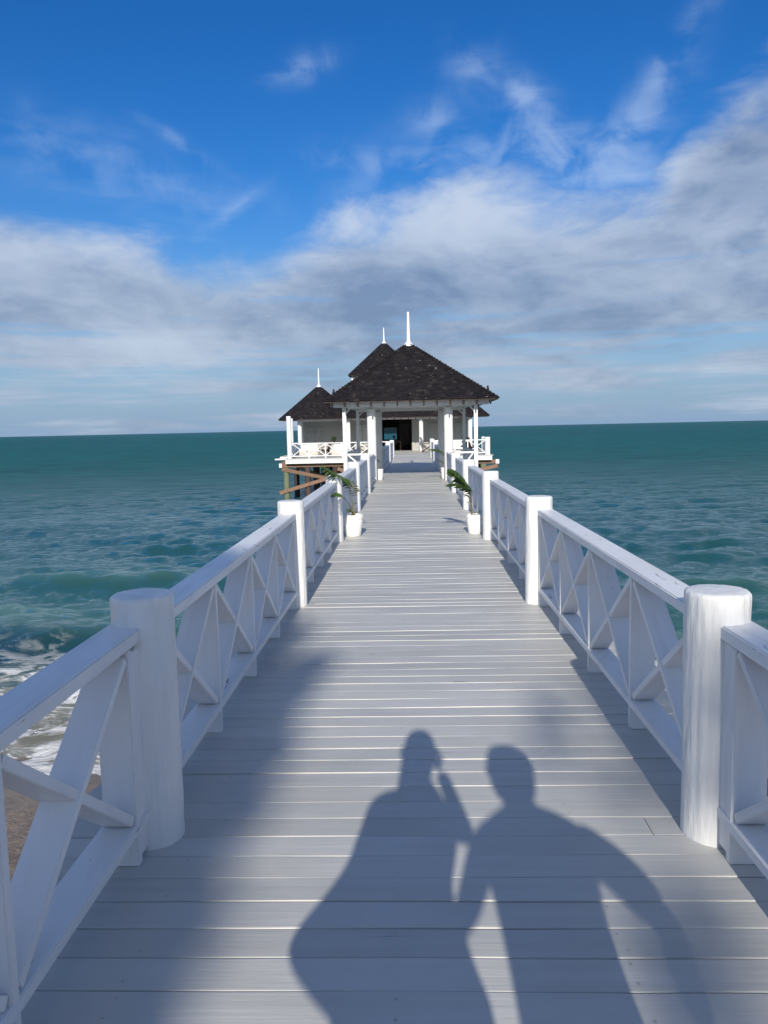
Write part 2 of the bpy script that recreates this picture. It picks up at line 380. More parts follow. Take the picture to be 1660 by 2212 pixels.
def f_sea(b, p):
    g = b.N.new('ShaderNodeNewGeometry'); P = g.outputs['Position']; x, y, z = b.sep(P)
    dist = b.vm('LENGTH', P); dn = b.N[-1] if False else None
    ln = b.N.new('ShaderNodeVectorMath'); ln.operation = 'LENGTH'; b.L.new(P, ln.inputs[0]); dist = ln.outputs['Value']
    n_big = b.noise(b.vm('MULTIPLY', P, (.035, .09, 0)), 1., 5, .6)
    far = b.mr(dist, 22, 160)
    c = b.mix(far, (.022, .112, .112), (.012, .135, .142))
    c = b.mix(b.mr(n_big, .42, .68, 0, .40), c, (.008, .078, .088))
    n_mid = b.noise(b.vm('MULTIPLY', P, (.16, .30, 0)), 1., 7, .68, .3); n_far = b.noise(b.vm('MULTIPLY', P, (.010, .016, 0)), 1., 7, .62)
    c = b.mix(b.m('MULTIPLY', b.mr(n_mid, .45, .58), b.mr(dist, 30, 90, 0, .62)), c, (.008, .074, .085))  # dark side of the wave chop put into the water colour
    c = b.mix(b.m('MULTIPLY', b.mr(n_far, .45, .60), b.mr(dist, 120, 400, 0, .5)), c, (.006, .084, .100))  # far wave streaks and cloud shadow painted in, along with depth patches
    near = b.mr(y, 26, 15)                                             # shallow green water over sand
    c = b.mix(b.m('MULTIPLY', near, .55), c, (.05, .155, .135))
    c = b.mix(b.m('MULTIPLY', b.mr(z, WATER_Z + .12, WATER_Z + .50), near), c, (.13, .27, .215))
    c = b.mix(b.m('MULTIPLY', blobxy(b, x, y, -8.5, 13.6, 3.5, 1.6), .85), c, (.004, .045, .075))  # dark wave trough and tree shadow painted into the water colour
    silt = b.mr(b.m('ADD', y, b.m('MULTIPLY', b.noise(P, .9, 4), 2.)), 14.0, 11.0)
    c = b.mix(silt, c, (.20, .19, .135))
    # foam
    fp = b.vm('MULTIPLY', P, (.8, 1.25, 1))
    f1 = b.noise(fp, 1.5, 9, .66, 1.1); f2 = b.noise(fp, .42, 4, .5)
    f3 = b.vor(b.vm('ADD', fp, b.vm('MULTIPLY', b.noise(fp, 2, 3, col=True), (1, 1, 1))), 2.1, 'Distance')
    zone = b.m('MULTIPLY', b.mr(y, 15.0, 11.6), b.mr(y, 7.8, 8.8))
    fo = b.m('ADD', b.m('MULTIPLY', f1, .95), b.m('MULTIPLY', f2, .35)); fo = b.m('ADD', fo, b.m('MULTIPLY', f3, .10))
    foam = b.m('MULTIPLY', b.mr(fo, .65, .745), zone)
    line = b.mr(b.m('ABSOLUTE', b.m('SUBTRACT', b.m('ADD', y, b.m('MULTIPLY', b.m('SUBTRACT', b.noise(P, .55, 5, .6), .5), 2.2)), 9.0)), .28, .05)
    foam = b.m('MAXIMUM', foam, b.m('MULTIPLY', line, b.mr(f1, .36, .52)))
    wc = b.noise(b.vm('MULTIPLY', P, (.30, .12, 1)), 1.0, 6, .75, .5)
    caps = b.m('MULTIPLY', b.mr(wc, .70, .735), b.mr(dist, 60, 120))
    foam = b.m('MAXIMUM', foam, caps)
    rgh = b.mr(dist, 15, 400, .05, .22, False)
    # ripples
    r1 = b.noise(b.vm('MULTIPLY', P, (.75, 2.1, 1)), 2.6, 7, .66, .6)
    r2 = b.noise(b.vm('MULTIPLY', P, (.32, .95, 1)), 1.3, 7, .66, .4)
    r3 = b.noise(b.vm('MULTIPLY', P, (.20, .14, 1)), 1.0, 8, .70, .4)
    h = b.m('ADD', b.m('MULTIPLY', r1, b.mr(dist, 10, 40, .055, .03)), b.m('MULTIPLY', r2, b.mr(dist, 18, 90, .06, .42)))
    h = b.m('ADD', h, b.m('MULTIPLY', r3, b.mr(dist, 35, 220, .0, 2.4)))
    h = b.m('ADD', h, b.m('MULTIPLY', foam, b.m('MULTIPLY', f1, .10)))
    nrm = b.bump(h, 1.0, 1.0)
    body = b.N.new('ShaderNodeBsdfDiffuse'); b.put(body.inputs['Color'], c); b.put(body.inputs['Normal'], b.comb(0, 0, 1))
    gl = b.N.new('ShaderNodeBsdfGlossy'); gl.inputs['Color'].default_value = (1, 1, 1, 1); b.put(gl.inputs['Roughness'], rgh); b.put(gl.inputs['Normal'], nrm)
    fr = b.N.new('ShaderNodeFresnel'); fr.inputs['IOR'].default_value = 1.333; b.put(fr.inputs['Normal'], nrm)
    ms = b.N.new('ShaderNodeMixShader'); b.put(ms.inputs[0], b.m('MULTIPLY', fr.outputs[0], b.mr(dist, 18, 110, .92, .30)))
    b.L.new(body.outputs[0], ms.inputs[1]); b.L.new(gl.outputs[0], ms.inputs[2])
    fd = b.N.new('ShaderNodeBsdfDiffuse'); fd.inputs['Color'].default_value = (.78, .78, .76, 1); b.put(fd.inputs['Normal'], nrm)
    mf = b.N.new('ShaderNodeMixShader'); b.put(mf.inputs[0], b.m('MULTIPLY', foam, .92)); b.L.new(ms.outputs[0], mf.inputs[1]); b.L.new(fd.outputs[0], mf.inputs[2])
    b.L.new(mf.outputs[0], b.N['Material Output'].inputs[0])
def blobxy(b, x, y, a, e, sa, se):
    u = b.m('DIVIDE', b.m('SUBTRACT', x, a), sa); v = b.m('DIVIDE', b.m('SUBTRACT', y, e), se)
    return b.m('EXPONENT', b.m('MULTIPLY', b.m('ADD', b.m('MULTIPLY', u, u), b.m('MULTIPLY', v, v)), -1))
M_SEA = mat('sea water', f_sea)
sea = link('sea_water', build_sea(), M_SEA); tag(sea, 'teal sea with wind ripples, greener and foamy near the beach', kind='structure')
# ------------------------------------------------------------------ beach
def build_beach():
    xs = np.concatenate([-np.geomspace(6000, 9, 40), np.linspace(-8.8, 8.8, 120), np.geomspace(9, 6000, 40)])
    ys = np.concatenate([-np.geomspace(6000, 12, 40), np.linspace(-11.5, 18, 170), np.geomspace(19, 12000, 30)])
    X, Y = np.meshgrid(xs, ys)
    Z = np.where(Y > 5, -2.22 - .075 * (Y - 5), np.where(Y > -12, -2.22 + .038 * (5 - Y), -1.57))
    Z = np.maximum(Z, -9)
    bump = np.zeros_like(Z); rng = np.random.default_rng(3)
    for k in range(40):
        a = rng.uniform(0, 6.28); lam = rng.uniform(.5, 3); bump += .012 * np.sin((X * math.cos(a) + Y * math.sin(a)) * 6.28 / lam + rng.uniform(0, 6)) * lam / 3
    Z += bump * (np.abs(X) < 30) * (np.abs(Y) < 25)
    V = np.stack([X, Y, Z], -1).reshape(-1, 3); nr, na = X.shape; i = np.arange(nr * na).reshape(nr, na)
    F = np.stack([i[:-1, :-1], i[:-1, 1:], i[1:, 1:], i[1:, :-1]], -1).reshape(-1, 4)
    me = bpy.data.meshes.new('beach'); me.from_pydata(V.tolist(), [], F.tolist()); me.update(); return me
def f_sand(b, p):
    g = b.N.new('ShaderNodeNewGeometry'); P = g.outputs['Position']; x, y, z = b.sep(P)
    n = b.noise(P, 3.5, 8, .7, .3); n2 = b.noise(P, 26, 5, .7)
    c = b.mix(b.mr(n, .35, .68), (.30, .225, .17), (.17, .13, .10))
    c = b.mix(b.mr(n2, .52, .66, 0, .75), c, (.42, .34, .28))
    wet = b.mr(y, 5.2, 8.2)
    c = b.mix(b.m('MULTIPLY', wet, .35), c, (.24, .19, .14)); b.put(p.inputs['Base Color'], c)
    b.put(p.inputs['Roughness'], b.mr(wet, 0, 1, .95, .35))
    b.put(p.inputs['Normal'], b.bump(b.m('ADD', n, b.m('MULTIPLY', n2, .4)), .05, 1.))
beach = link('beach', build_beach(), mat('coarse sand', f_sand), smooth=True); tag(beach, 'coarse brown beach sand beside the boardwalk', kind='structure')

# ------------------------------------------------------------------ boardwalk
PITCH = .1405; PW = .1366; DECK_X0, DECK_X1 = -1.45, 1.51
walk = cbox('boardwalk', -.9, -.83, -5, 43.4, -.27, -.045, M_UNDER); tag(walk, 'long pale grey plank boardwalk over the water', kind='structure')
_w = walk.location.copy()
def wl_(o): o.location = o.location - _w; return o       # children are placed relative to the stringer
for xx in (-.10, .60):
    wl_(cbox('stringer', xx, xx + .07, -5, 43.4, -.27, -.045, M_UNDER, walk))
for s in (DECK_X0 + .1, DECK_X1 - .16):
    wl_(cbox('edge_stringer', s, s + .06, -5, 43.4, -.25, -.045, M_WHITE, walk))
def plank_verts(x0, x1, yc, seed, nseg=10, w=PW, th=.038):
    """one plank along X: softened long edges, slight cupping, waviness and tilt"""
    rr = random.Random(seed); tilt = rr.gauss(0, .0008); lift = rr.gauss(0, .0005); vs = []
    cup = rr.uniform(-.0005, .0006); e = rr.uniform(.0032, .0044); ph = rr.uniform(0, 9)
    for i in range(nseg + 1):
        x = x0 + (x1 - x0) * i / nseg
        wy = .0016 * math.sin(x * 2.1 + ph) + .0012 * math.sin(x * 5.3 + ph * 2); wz = .0012 * math.sin(x * 1.7 + ph * 3) + .0007 * math.sin(x * 7 + ph)
        h = w / 2 + .0012 * math.sin(x * 3.7 + ph * 1.3)
        for (yy, zz) in ((-h, -th), (-h, -e), (-h + e * .3, -e * .3), (-h + e, -.0003), (0, cup), (h - e, -.0003), (h - e * .3, -e * .3), (h, -e), (h, -th)):
            vs.append((x, yc + yy + wy, zz + wz + lift + tilt * yy / h))
    return vs
def plank_faces(nseg, off=0):
    fs = []
    for i in range(nseg):
        for k in range(9):
            a = off + i * 9 + k; b = off + i * 9 + (k + 1) % 9; fs.append((a, a + 9, b + 9, b))
    fs.append(tuple(off + k for k in range(9))); fs.append(tuple(off + nseg * 9 + k for k in range(9))[::-1])
    return fs
ks = list(range(-35, 309)); vis = [k for k in ks if 1.6 < k * PITCH < 40.6]; near_planks = vis[:230]
def plank_spans(k):
    r = random.Random(k * 13 + 5); a, b = DECK_X0 + r.uniform(-.012, .012), DECK_X1 + r.uniform(-.012, .012)
    if k in (21, 50, 79): c = .93 if k in (21, 79) else -.90
    elif k > 60 and r.random() < .05: c = r.choice([-.86, .90, -.1, .63])
    else: return [(a, b)]
    return [(a, c - .0015), (c + .0015, b)]
for k in near_planks:
    for (a, b) in plank_spans(k):
        me = bpy.data.meshes.new('plank'); yc = k * PITCH
        ns = 10 if b - a > 1.5 else 5
        me.from_pydata([(x, y - yc, z) for x, y, z in plank_verts(a, b, yc, k * 3 + int(a * 10), ns)], [], plank_faces(ns)); me.update()
        link('plank', me, M_DECK, walk, Vector((0, yc, 0)) - _w)
V, Fc = [], []
for k in ks:
    if k in near_planks: continue
    for (a, b) in plank_spans(k):
        Fc += plank_faces(3, len(V)); V += [(x - _w.x, y - _w.y, z - _w.z) for x, y, z in plank_verts(a, b, k * PITCH, k * 3, 3)]
me = bpy.data.meshes.new('planks'); me.from_pydata(V, [], Fc); me.update(); tag(link('far_planks', me, M_DECK, walk), kind='stuff')
PIER_RZ = .0075                                          # the pier runs a touch to the left
# nail heads in two rows over the stringers
bm = bmesh.new(); rr = random.Random(4)
for k in [q for q in vis if q * PITCH < 12]:
    for xn in (-.865, -.065, .635, 1.37):
        for dy in (-.04, .04):
            if rr.random() < .45: continue
            c = Vector((xn + rr.uniform(-.008, .008), k * PITCH + dy + rr.uniform(-.004, .004), .0022)) - _w
            vs = [bm.verts.new(c + Vector((.0045 * math.cos(t), .0045 * math.sin(t), 0))) for t in [math.pi * j / 3 for j in range(6)]]
            bm.faces.new(vs)
tag(bm_obj('nail_heads', bm, mat('galvanised nail', color=(.36, .36, .35), rough=.6), walk), kind='stuff')

walk.matrix_world = Matrix.Rotation(PIER_RZ, 4, 'Z') @ Matrix.Translation(walk.location)
# ------------------------------------------------------------------ railings
POST_ME = [col_me(.1175, -3.3, .967, 72, 'post', .0062, .018, 150, s) for s in (1, 5, 9)]
POST_FAR = col_me(.12, -3.3, .967, 24, 'post', .004, .018, 12, 3)
def rail_panel(par, sgn, xin, ya, yb, ybrk, rail_a, rail_b, up=0.):
    """one bay. sgn: -1 left, +1 right; xin = inner face plane; ybrk = y of the upright faces, X braces between each pair"""
    xi = lambda d: xin + sgn * d                       # d metres outwards from the inner face
    def bx(n, d0, d1, y0, y1, z0, z1, m, bev=.004):
        a, b = sorted((xi(d0), xi(d1))); return cbox(n, a, b, y0, y1, z0, z1, m, par, bev)
    bx('top_rail', 0, .142, rail_a, rail_b, .805 + up, .858 + up, M_RAILY, .006)
    bx('bottom_rail', .004, .136, ya, yb, .122, .165, M_RAILY)
    for y in ybrk[1:]:
        bx('upright', .007, .133, y - .020, y + .018, .0, .804 + up, M_WOODZ)
    for y0, y1 in zip(ybrk, ybrk[1:]):
        a = Vector((xi(.0695), y0 + .03, .182)); b = Vector((xi(.0695), y1 - .03, .792))
        bar('brace', a, b, .119, .036, M_BRACE, par)
        a = Vector((xi(.0710), y0 + .03, .792)); b = Vector((xi(.0710), y1 - .03, .182))
        bar('brace', a, b, .113, .036, M_BRACE, par)
def walkway_railing(sgn, xpost, xin, name):
    t = empty('railing', (0, 0, 0)); tag(t, name, 'railing', 'X-braced railings along the boardwalk')
    t.rotation_euler = (0, 0, .0075)
    P = [-1.13, 2.90, 6.92, 10.95, 14.98, 19.0]
    for i, y in enumerate(P): link('post', POST_ME[i % 3] if i < 4 else POST_FAR, M_POST, t, (xpost + (.027 if i == 1 and sgn < 0 else random.uniform(-.006, .006)), y, .018 if i == 1 and sgn < 0 else 0), (random.uniform(-.004, .004), random.uniform(-.004, .004), i * 1.3 + sgn))
    ends = P[1:] + [23.2]
    for i, p in enumerate(P):
        q = ends[i]
        if i == 0: br = [-.93, -.02, .89, 1.79, 2.69]; filler = (2.712, 2.80)
        else: br = [p + .12 + (q - p - .28) * j / 4 for j in range(5)]; filler = (q - .138, q - .09)
        rail_panel(t, sgn, xin, p, q, br, p + .02, q - .02, .018 if i == 0 and sgn < 0 else 0)
        if filler[1] - filler[0] > .02 and i < 5:
            a, b = sorted((xin + sgn * .012, xin + sgn * .05)); cbox('filler_board', a, b, filler[0], filler[1], .02, .803, M_WOODZ, t)
    return t
railL = walkway_railing(-1, -1.073, -1.020, 'white X-braced railing with round posts on the left side of the near boardwalk')
railR = walkway_railing(1, 1.158, 1.128, 'white X-braced railing with round posts on the right side of the near boardwalk')
def far_walk_rail(sgn, x, y0, y1, label):
    t = empty('railing', (0, 0, 0)); tag(t, label, 'railing')
    P = list(np.linspace(y0, y1, 3))
    for y in P[1:]: link('post', POST_FAR, M_POST, t, (x + sgn * .06, float(y), 0))
    for a, b in zip(P, P[1:]):
        n = 6; br = [float(a) + (float(b) - float(a)) * i / n for i in range(n + 1)]
        rail_panel(t, sgn, x, float(a), float(b), br[:-1] + [br[-1] - .13], float(a), float(b))
    return t
far_walk_rail(-1, -1.14, 29.0, 41.2, 'white railing left of the boardwalk between the gazebo and the pavilion')
far_walk_rail(1, .90, 29.0, 41.2, 'white railing right of the boardwalk between the gazebo and the pavilion')

# ------------------------------------------------------------------ roofs
SH_W, SH_E = .135, .125
def facet_rows(A, Bp, C, Dp):
    """shingle frames on the facet A-B (eave) to D-C (top); yields (centre, right, up, normal, width)"""
    A, Bp, C, Dp = map(Vector, (A, Bp, C, Dp)); mid0 = (A + Bp) / 2; mid1 = (C + Dp) / 2
    r = (Bp - A).normalized(); up = (mid1 - mid0); up = up - r * up.dot(r); L = up.length; up.normalize(); n = r.cross(up)
    if n.z < 0: n = -n
    nrow = int(L / SH_E); res = []
    for j in range(nrow + 1):
        t = j * SH_E / L
        if t > 1: break
        a = A.lerp(Dp, t); b = Bp.lerp(C, t); w = (b - a).length
        if w < .05: continue
        x = -random.uniform(0, SH_W); 
        while x < w - .015:
            ww = SH_W * random.uniform(.72, 1.18); x0 = max(x, 0); x1 = min(x + ww, w)
            if x1 - x0 > .03: res.append((a + r * ((x0 + x1) / 2) + up * random.uniform(-.008, .008), r, up, n, x1 - x0 - .006))
            x += ww
    return res
SH_L, SH_T = .20, .016
def shingle_geo(fr, par_loc=Vector((0, 0, 0))):
    V, Fc = [], []
    for c, r, u, n, w in fr:
        c = c - par_loc; o = len(V); li = random.uniform(.022, .034)
        for sx in (-1, 1):
            e = c + r * (sx * w / 2)
            V += [tuple(e - u * .02 + n * (li + SH_T)), tuple(e - u * .02 + n * (li - .004)), tuple(e + u * (SH_L - .02) + n * .004), tuple(e + u * (SH_L - .02) + n * .018)]
        Fc += [(o, o + 4, o + 7, o + 3), (o, o + 1, o + 5, o + 4), (o, o + 3, o + 2, o + 1), (o + 4, o + 5, o + 6, o + 7)]
    return V, Fc
_sh_me = None
def place_shingles(fr, parent, ploc):
    """each shingle an object of its own"""
    global _sh_me
    if _sh_me is None:
        V, Fc = shingle_geo([(Vector((0, 0, 0)), Vector((1, 0, 0)), Vector((0, 1, 0)), Vector((0, 0, 1)), 1.)])
        _sh_me = bpy.data.meshes.new('shingle'); _sh_me.from_pydata(V, [], Fc); _sh_me.update(); _sh_me.materials.append(M_SHING)
    for c, r, u, n, w in fr:
        o = link('shingle', _sh_me, M_SHING, parent); k = random.uniform(.8, 1.25)
        m4 = Matrix(((r.x * w, u.x, n.x * k, c.x - ploc.x), (r.y * w, u.y, n.y * k, c.y - ploc.y), (r.z * w, u.z, n.z * k, c.z - ploc.z), (0, 0, 0, 1)))
        o.matrix_local = m4
def pyramid_roof(par, corners, ztop_pts, single=0, thick=.06, rafters=0, name='roof', skip=()):
    """corners: eave points in order (ccw from above), ztop_pts: matching top points"""
    n = len(corners); V = [Vector(c) for c in corners] + [Vector(c) for c in ztop_pts]
    dn = Vector((0, 0, -thick)); Vb = [v + dn for v in V]; fs = []
    for i in range(n):
        j = (i + 1) % n; fs += [(i, j, n + j, n + i), (2 * n + i, 3 * n + i, 3 * n + j, 2 * n + j), (i, 2 * n + i, 2 * n + j, j)]
    fs.append(tuple(range(n, 2 * n)))
    me = bpy.data.meshes.new(name); me.from_pydata([tuple(v) for v in V + Vb], [], fs); me.update()
    roof = link(name, me, M_RAFT, par)
    frs = []
    for i in range(n):
        if i in skip: continue
        j = (i + 1) % n; frs.append(facet_rows(V[i], V[j], V[n + j], V[n + i]))
    return roof, frs
def hip_caps(par, corners, tops, w=.10):
    bm = bmesh.new()
    for a, b in zip(corners, tops):
        a = Vector(a); b = Vector(b); d = b - a; L = d.length; k = int(L / .16); d.normalize(); s = d.cross(Vector((0, 0, 1))).normalized(); n = s.cross(d)
        if n.z < 0: n = -n
        for i in range(k):
            p = a + d * (i * .16); q = p + d * .2
            vs = [bm.verts.new(v) for v in (p - s * w + n * .02, p + n * .062, p + s * w + n * .02, q + s * w + n * .008, q + n * .040, q - s * w + n * .008)]
            bm.faces.new((vs[0], vs[1], vs[4], vs[5])); bm.faces.new((vs[1], vs[2], vs[3], vs[4]))
    o = bm_obj('hip_shingles', bm, M_SHING, par); tag(o, kind='stuff'); return o
def finial(par, loc, h, r=.05, base=.16):
    me = lathe_me([(base, -.06), (base, .0), (base * .8, .05), (r * 1.5, .12), (r, .15), (r * .78, h * .6), (r * .55, h - .01), (r * .2, h)], 16, 'finial')
    return link('finial', me, M_WHITE, par, loc)

# ------------------------------------------------------------------ gazebo over the boardwalk
gz = empty('gazebo', (-.12, 22.9, 0)); tag(gz, 'square white gazebo with a dark shingled roof straddling the boardwalk', 'gazebo')
GL = gz.location.copy()
def G(o): o.location = o.location - GL; return o
EY0, EY1, EX0, EX1, EZ = 22.3, 29.0, -2.60, 2.42, 2.385
ax, ay, az_ = -.135, 25.65, 4.23
cor = [(EX0, EY0, EZ), (EX1, EY0, EZ), (EX1, EY1, EZ), (EX0, EY1, EZ)]; tp = [(ax - .15, ay - .15, az_), (ax + .15, ay - .15, az_), (ax + .15, ay + .15, az_), (ax - .15, ay + .15, az_)]
roof, frs = pyramid_roof(gz, [tuple(Vector(c) - GL) for c in cor], [tuple(Vector(c) - GL) for c in tp], thick=.03)
front = frs[0]; place_shingles(front[:300], roof, Vector((0, 0, 0)))
V, Fc = shingle_geo(front[300:] + frs[1] + frs[2] + frs[3]); me = bpy.data.meshes.new('shingles'); me.from_pydata(V, [], Fc); me.update()
tag(link('upper_shingles', me, M_SHING, roof), kind='stuff')
hip_caps(roof, [tuple(Vector(c) - GL) for c in cor], [tuple(Vector(c) - GL) for c in tp])
G(finial(gz, (ax, ay, az_ + .03), 1.10, .062, .19))
for x, y, m_ in ((-1.28, 23.3, 0), (1.03, 23.3, 0), (-1.29, 27.9, 0), (1.0, 27.9, 0)):
    G(link('column', col_me(.135, -3.3, 2.20, 28, 'column', .004, .004, 20, x), M_POST, gz, (x, y, 0)))
for x in (-2.06, 1.82):
    for y in (22.95, 28.35):
        G(cbox('corner_post', x - .055, x + .055, y - .055, y + .055, -3.0, 2.27, M_WHITE, gz))
for y in (22.93, 28.37):
    G(cbox('beam', -2.16, 1.92, y - .05, y + .05, 2.275, 2.42, M_WHITE, gz))
    G(cbox('inner_beam', -2.0, 1.76, (23.3 if y < 25 else 27.9) - .07, (23.3 if y < 25 else 27.9) + .07, 2.203, 2.33, M_WHITE, gz))
for x in (-2.06, 1.82):
    G(cbox('side_beam', x - .045, x + .045, 22.985, 28.315, 2.272, 2.418, M_WHITE, gz))
    s = 1 if x < 0 else -1
    for y, dy in ((22.95, 1), (28.35, -1)): 
        bar('knee_brace', Vector((x + s * .05, y, 2.08)) - GL, Vector((x + s * .26, y, 2.28)) - GL, .06, .04, M_WHITE, gz, Vector((0, 1, 0)))
sl = (az_ - EZ) / (ay - EY0)
for i in range(13):
    x = EX0 + .22 + i * (EX1 - EX0 - .44) / 12
    k = min(1., min(x - EX0, EX1 - x) / (ax - EX0)); y1 = EY0 + max(.9, (ay - EY0) * k)
    bar('rafter', Vector((x, EY0 + .03, EZ - .125 + .03 * sl)) - GL, Vector((x, y1, EZ - .125 + (y1 - EY0) * sl)) - GL, .05, .11, M_RAFT, gz)
    bar('rafter', Vector((x, EY1 - .03, EZ - .125 + .03 * sl)) - GL, Vector((x, EY1 - (y1 - EY0), EZ - .125 + (y1 - EY0) * sl)) - GL, .05, .11, M_RAFT, gz)
# white blocking boards between the rafter tails
for i in range(12):
    x = EX0 + .22 + i * (EX1 - EX0 - .44) / 12; xb = x + (EX1 - EX0 - .44) / 12
    G(cbox('blocking_board', x + .028, xb - .028, EY0 + .30, EY0 + .325, EZ - .155, EZ + .09, M_WHITE, gz, .002))
# side platforms of the gazebo and their railings
for nm, x0, x1 in (('left', -2.2, DECK_X0 - .02), ('right', DECK_X1 + .02, 1.96)):
    for i in range(3):
        w = (x1 - x0) / 3
        G(cbox('platform_board', x0 + i * w + .003, x0 + (i + 1) * w - .003, 22.75, 28.5, -.04, .0, M_DECK, gz))
    G(cbox('platform_fascia', x0, x1, 22.70, 22.745, -.26, -.001, M_WHITE, gz))
def xrail(label, pts, h=.87, step=1.0, group=None, post=.0, posts=(), hbot=.13, wd=.09):
    """light X-braced railing between consecutive points"""
    t = empty('railing', (pts[0][0], pts[0][1], 0)); tag(t, label, 'railing', group); o = Vector((pts[0][0], pts[0][1], 0))
    for p, q in zip(pts, pts[1:]):
        a = Vector((p[0], p[1], 0)) - o; b = Vector((q[0], q[1], 0)) - o; d = b - a; L = d.length; d.normalize(); s = d.cross(Vector((0, 0, 1)))
        up = Vector((0, 0, 1)); bar('top_rail', a + up * (h - .025), b + up * (h - .025), wd + .03, .05, M_WHITE, t, s)
        bar('bottom_rail', a + up * hbot, b + up * hbot, wd - .01, .05, M_WHITE, t, s)
        n = max(1, round(L / step))
        for i in range(n):
            c0 = a + d * (L * i / n); c1 = a + d * (L * (i + 1) / n); z0 = hbot + .03; z1 = h - .055
            if i: bar('upright', c0 + up * .0, c0 + up * (h - .052), wd - .015, .06, M_WHITE, t, s)
            bar('brace', c0 + up * z0 + d * .03, c1 + up * z1 - d * .03, wd - .03, .04, M_WHITE, t, s)
            bar('brace', c0 + up * z1 + d * .03, c1 + up * z0 - d * .03, wd - .034, .04, M_WHITE, t, s)
    for x, y, r, z0, z1 in posts: link('post', col_me(r, z0, z1, 20, 'post', .002, .015, 10, x), M_POST, t, Vector((x, y, 0)) - o)
    return t
xrail('short white railing between the boardwalk and the left corner post of the gazebo', [(-2.0, 22.95), (-1.16, 22.95)])
xrail('short white railing between the boardwalk and the right corner post of the gazebo', [(1.20, 22.95), (1.76, 22.95)])
xrail('white railing along the left side of the gazebo platform', [(-2.06, 23.02), (-2.06, 28.28)])
xrail('white railing along the right side of the gazebo platform', [(1.82, 23.02), (1.82, 28.28)])

# ------------------------------------------------------------------ terrace under the pavilion
ter = cbox('terrace', -7.33, 4.35, 43.5, 43.56, -.285, -.045, M_WHITE); tag(ter, 'plank terrace on piles at the end of the boardwalk', kind='structure')
TL = ter.location.copy()
def T(o): o.location = o.location - TL; return o
V, Fc = [], []; y = 43.47; k = 0
while y < 66:
    x0, x1 = (-7.38, 4.42) if y < 47.6 else (-8.35, 4.46)
    Fc += plank_faces(2, len(V)); V += [(a - TL.x, b - TL.y, c - TL.z) for a, b, c in plank_verts(x0, x1, y + .067, 900 + k, 2)]; y += PITCH; k += 1
me = bpy.data.meshes.new('terrace_planks'); me.from_pydata(V, [], Fc); me.update(); tag(T(link('terrace_planks', me, M_DECK, ter)), kind='stuff')
for o_ in [c for c in ter.children if c.name.startswith('terrace_planks')]: o_.location = (0, 0, 0)
T(cbox('side_fascia', -8.36, -7.39, 47.55, 47.60, -.20, -.045, M_WHITE, ter))
T(cbox('side_fascia', -7.33, -7.28, 43.57, 47.54, -.28, -.045, M_WHITE, ter)); T(cbox('side_fascia', 4.30, 4.35, 43.57, 47.54, -.28, -.045, M_WHITE, ter))
for y in (43.95, 47.9, 52, 56.5, 61):
    x0, x1 = (-7.62, 4.60) if y < 47 else (-8.3, 4.4)
    T(cbox('cross_beam', x0, x1, y - .09, y + .09, -.50, -.29, M_BEAM, ter, .01))
T(cbox('beam_end', -7.76, -7.61, 43.84, 44.06, -.51, -.28, M_WHITE, ter)); T(cbox('beam_end', 4.59, 4.78, 43.84, 44.06, -.51, -.28, M_WHITE, ter))
T(cbox('walkway_plank', -8.5, -7.5, 46.6, 46.9, -.18, -.10, M_WHITE, ter))
for x in np.arange(-7.0, 4.4, .8): T(cbox('joist', x - .04, x + .04, 43.6, 64, -.28, -.05, M_UNDER, ter))
pm = col_me(.17, -4.2, -.51, 16, 'pile', .01, .01, 12, 2); pm2 = pm.copy()
for y in (43.95, 47.9, 52, 56.5, 61):
    for i, x in enumerate((-7.3, -6.1, -4.6, -3.0, -1.4, .3, 2.0, 4.0)):
        gr = (y < 45 and i in (0, 7)); T(link('pile', pm if gr else pm2, M_PILE if gr else M_PILED, ter, (x + random.uniform(-.1, .1), y, 0)))
for a, b in (((-7.6, 43.75, -.60), (-4.6, 43.75, -1.25)), ((-7.75, 43.68, -1.95), (-4.2, 43.68, -.95)), ((-4.4, 43.75, -.62), (-1.6, 43.75, -1.6)), ((3.4, 43.75, -.9), (4.7, 43.75, -.62)), ((1.0, 43.68, -.6), (4.3, 43.68, -1.9)),
             ((-7.5, 47.7, -.6), (-4.6, 47.7, -1.7)), ((-4.6, 47.6, -1.7), (-1.6, 47.6, -.6))):
    bar('brace', Vector(a) - TL, Vector(b) - TL, .06, .20, M_BEAM, ter, Vector((0, 1, 0)), .008)
rail_tf = xrail('white railing along the front left edge of the terrace', [(-6.95, 43.72), (-1.25, 43.72)], .87, .98)
xrail('white railing along the front right edge of the terrace', [(1.02, 43.72), (4.0, 43.72)], .87, .98, None, 0, [(4.12, 43.72, .15, -.28, 1.0), (.98, 43.72, .11, 0, .97)])
xrail('white railing on the left side of the terrace running back', [(-7.2, 43.9), (-7.2, 47.5)], .87, .9)
xrail('white railing on the right side of the terrace running back', [(4.22, 43.95), (4.22, 47.5)], .87, .9, None, 0, [(4.22, 47.6, .11, 0, .97)])
for i, (x, y, h, lab) in enumerate([(-7.10, 43.68, 2.40, 'tall round white post at the front left corner of the terrace'), (-7.92, 49.6, 2.36, 'tall round white post just behind the front left corner post of the terrace')]):
    o = link('post', col_me(.135, -.02, h, 24, 'post', .003, .015, 20, i), M_POST, None, (x, y, 0)); tag(o, lab, 'post')

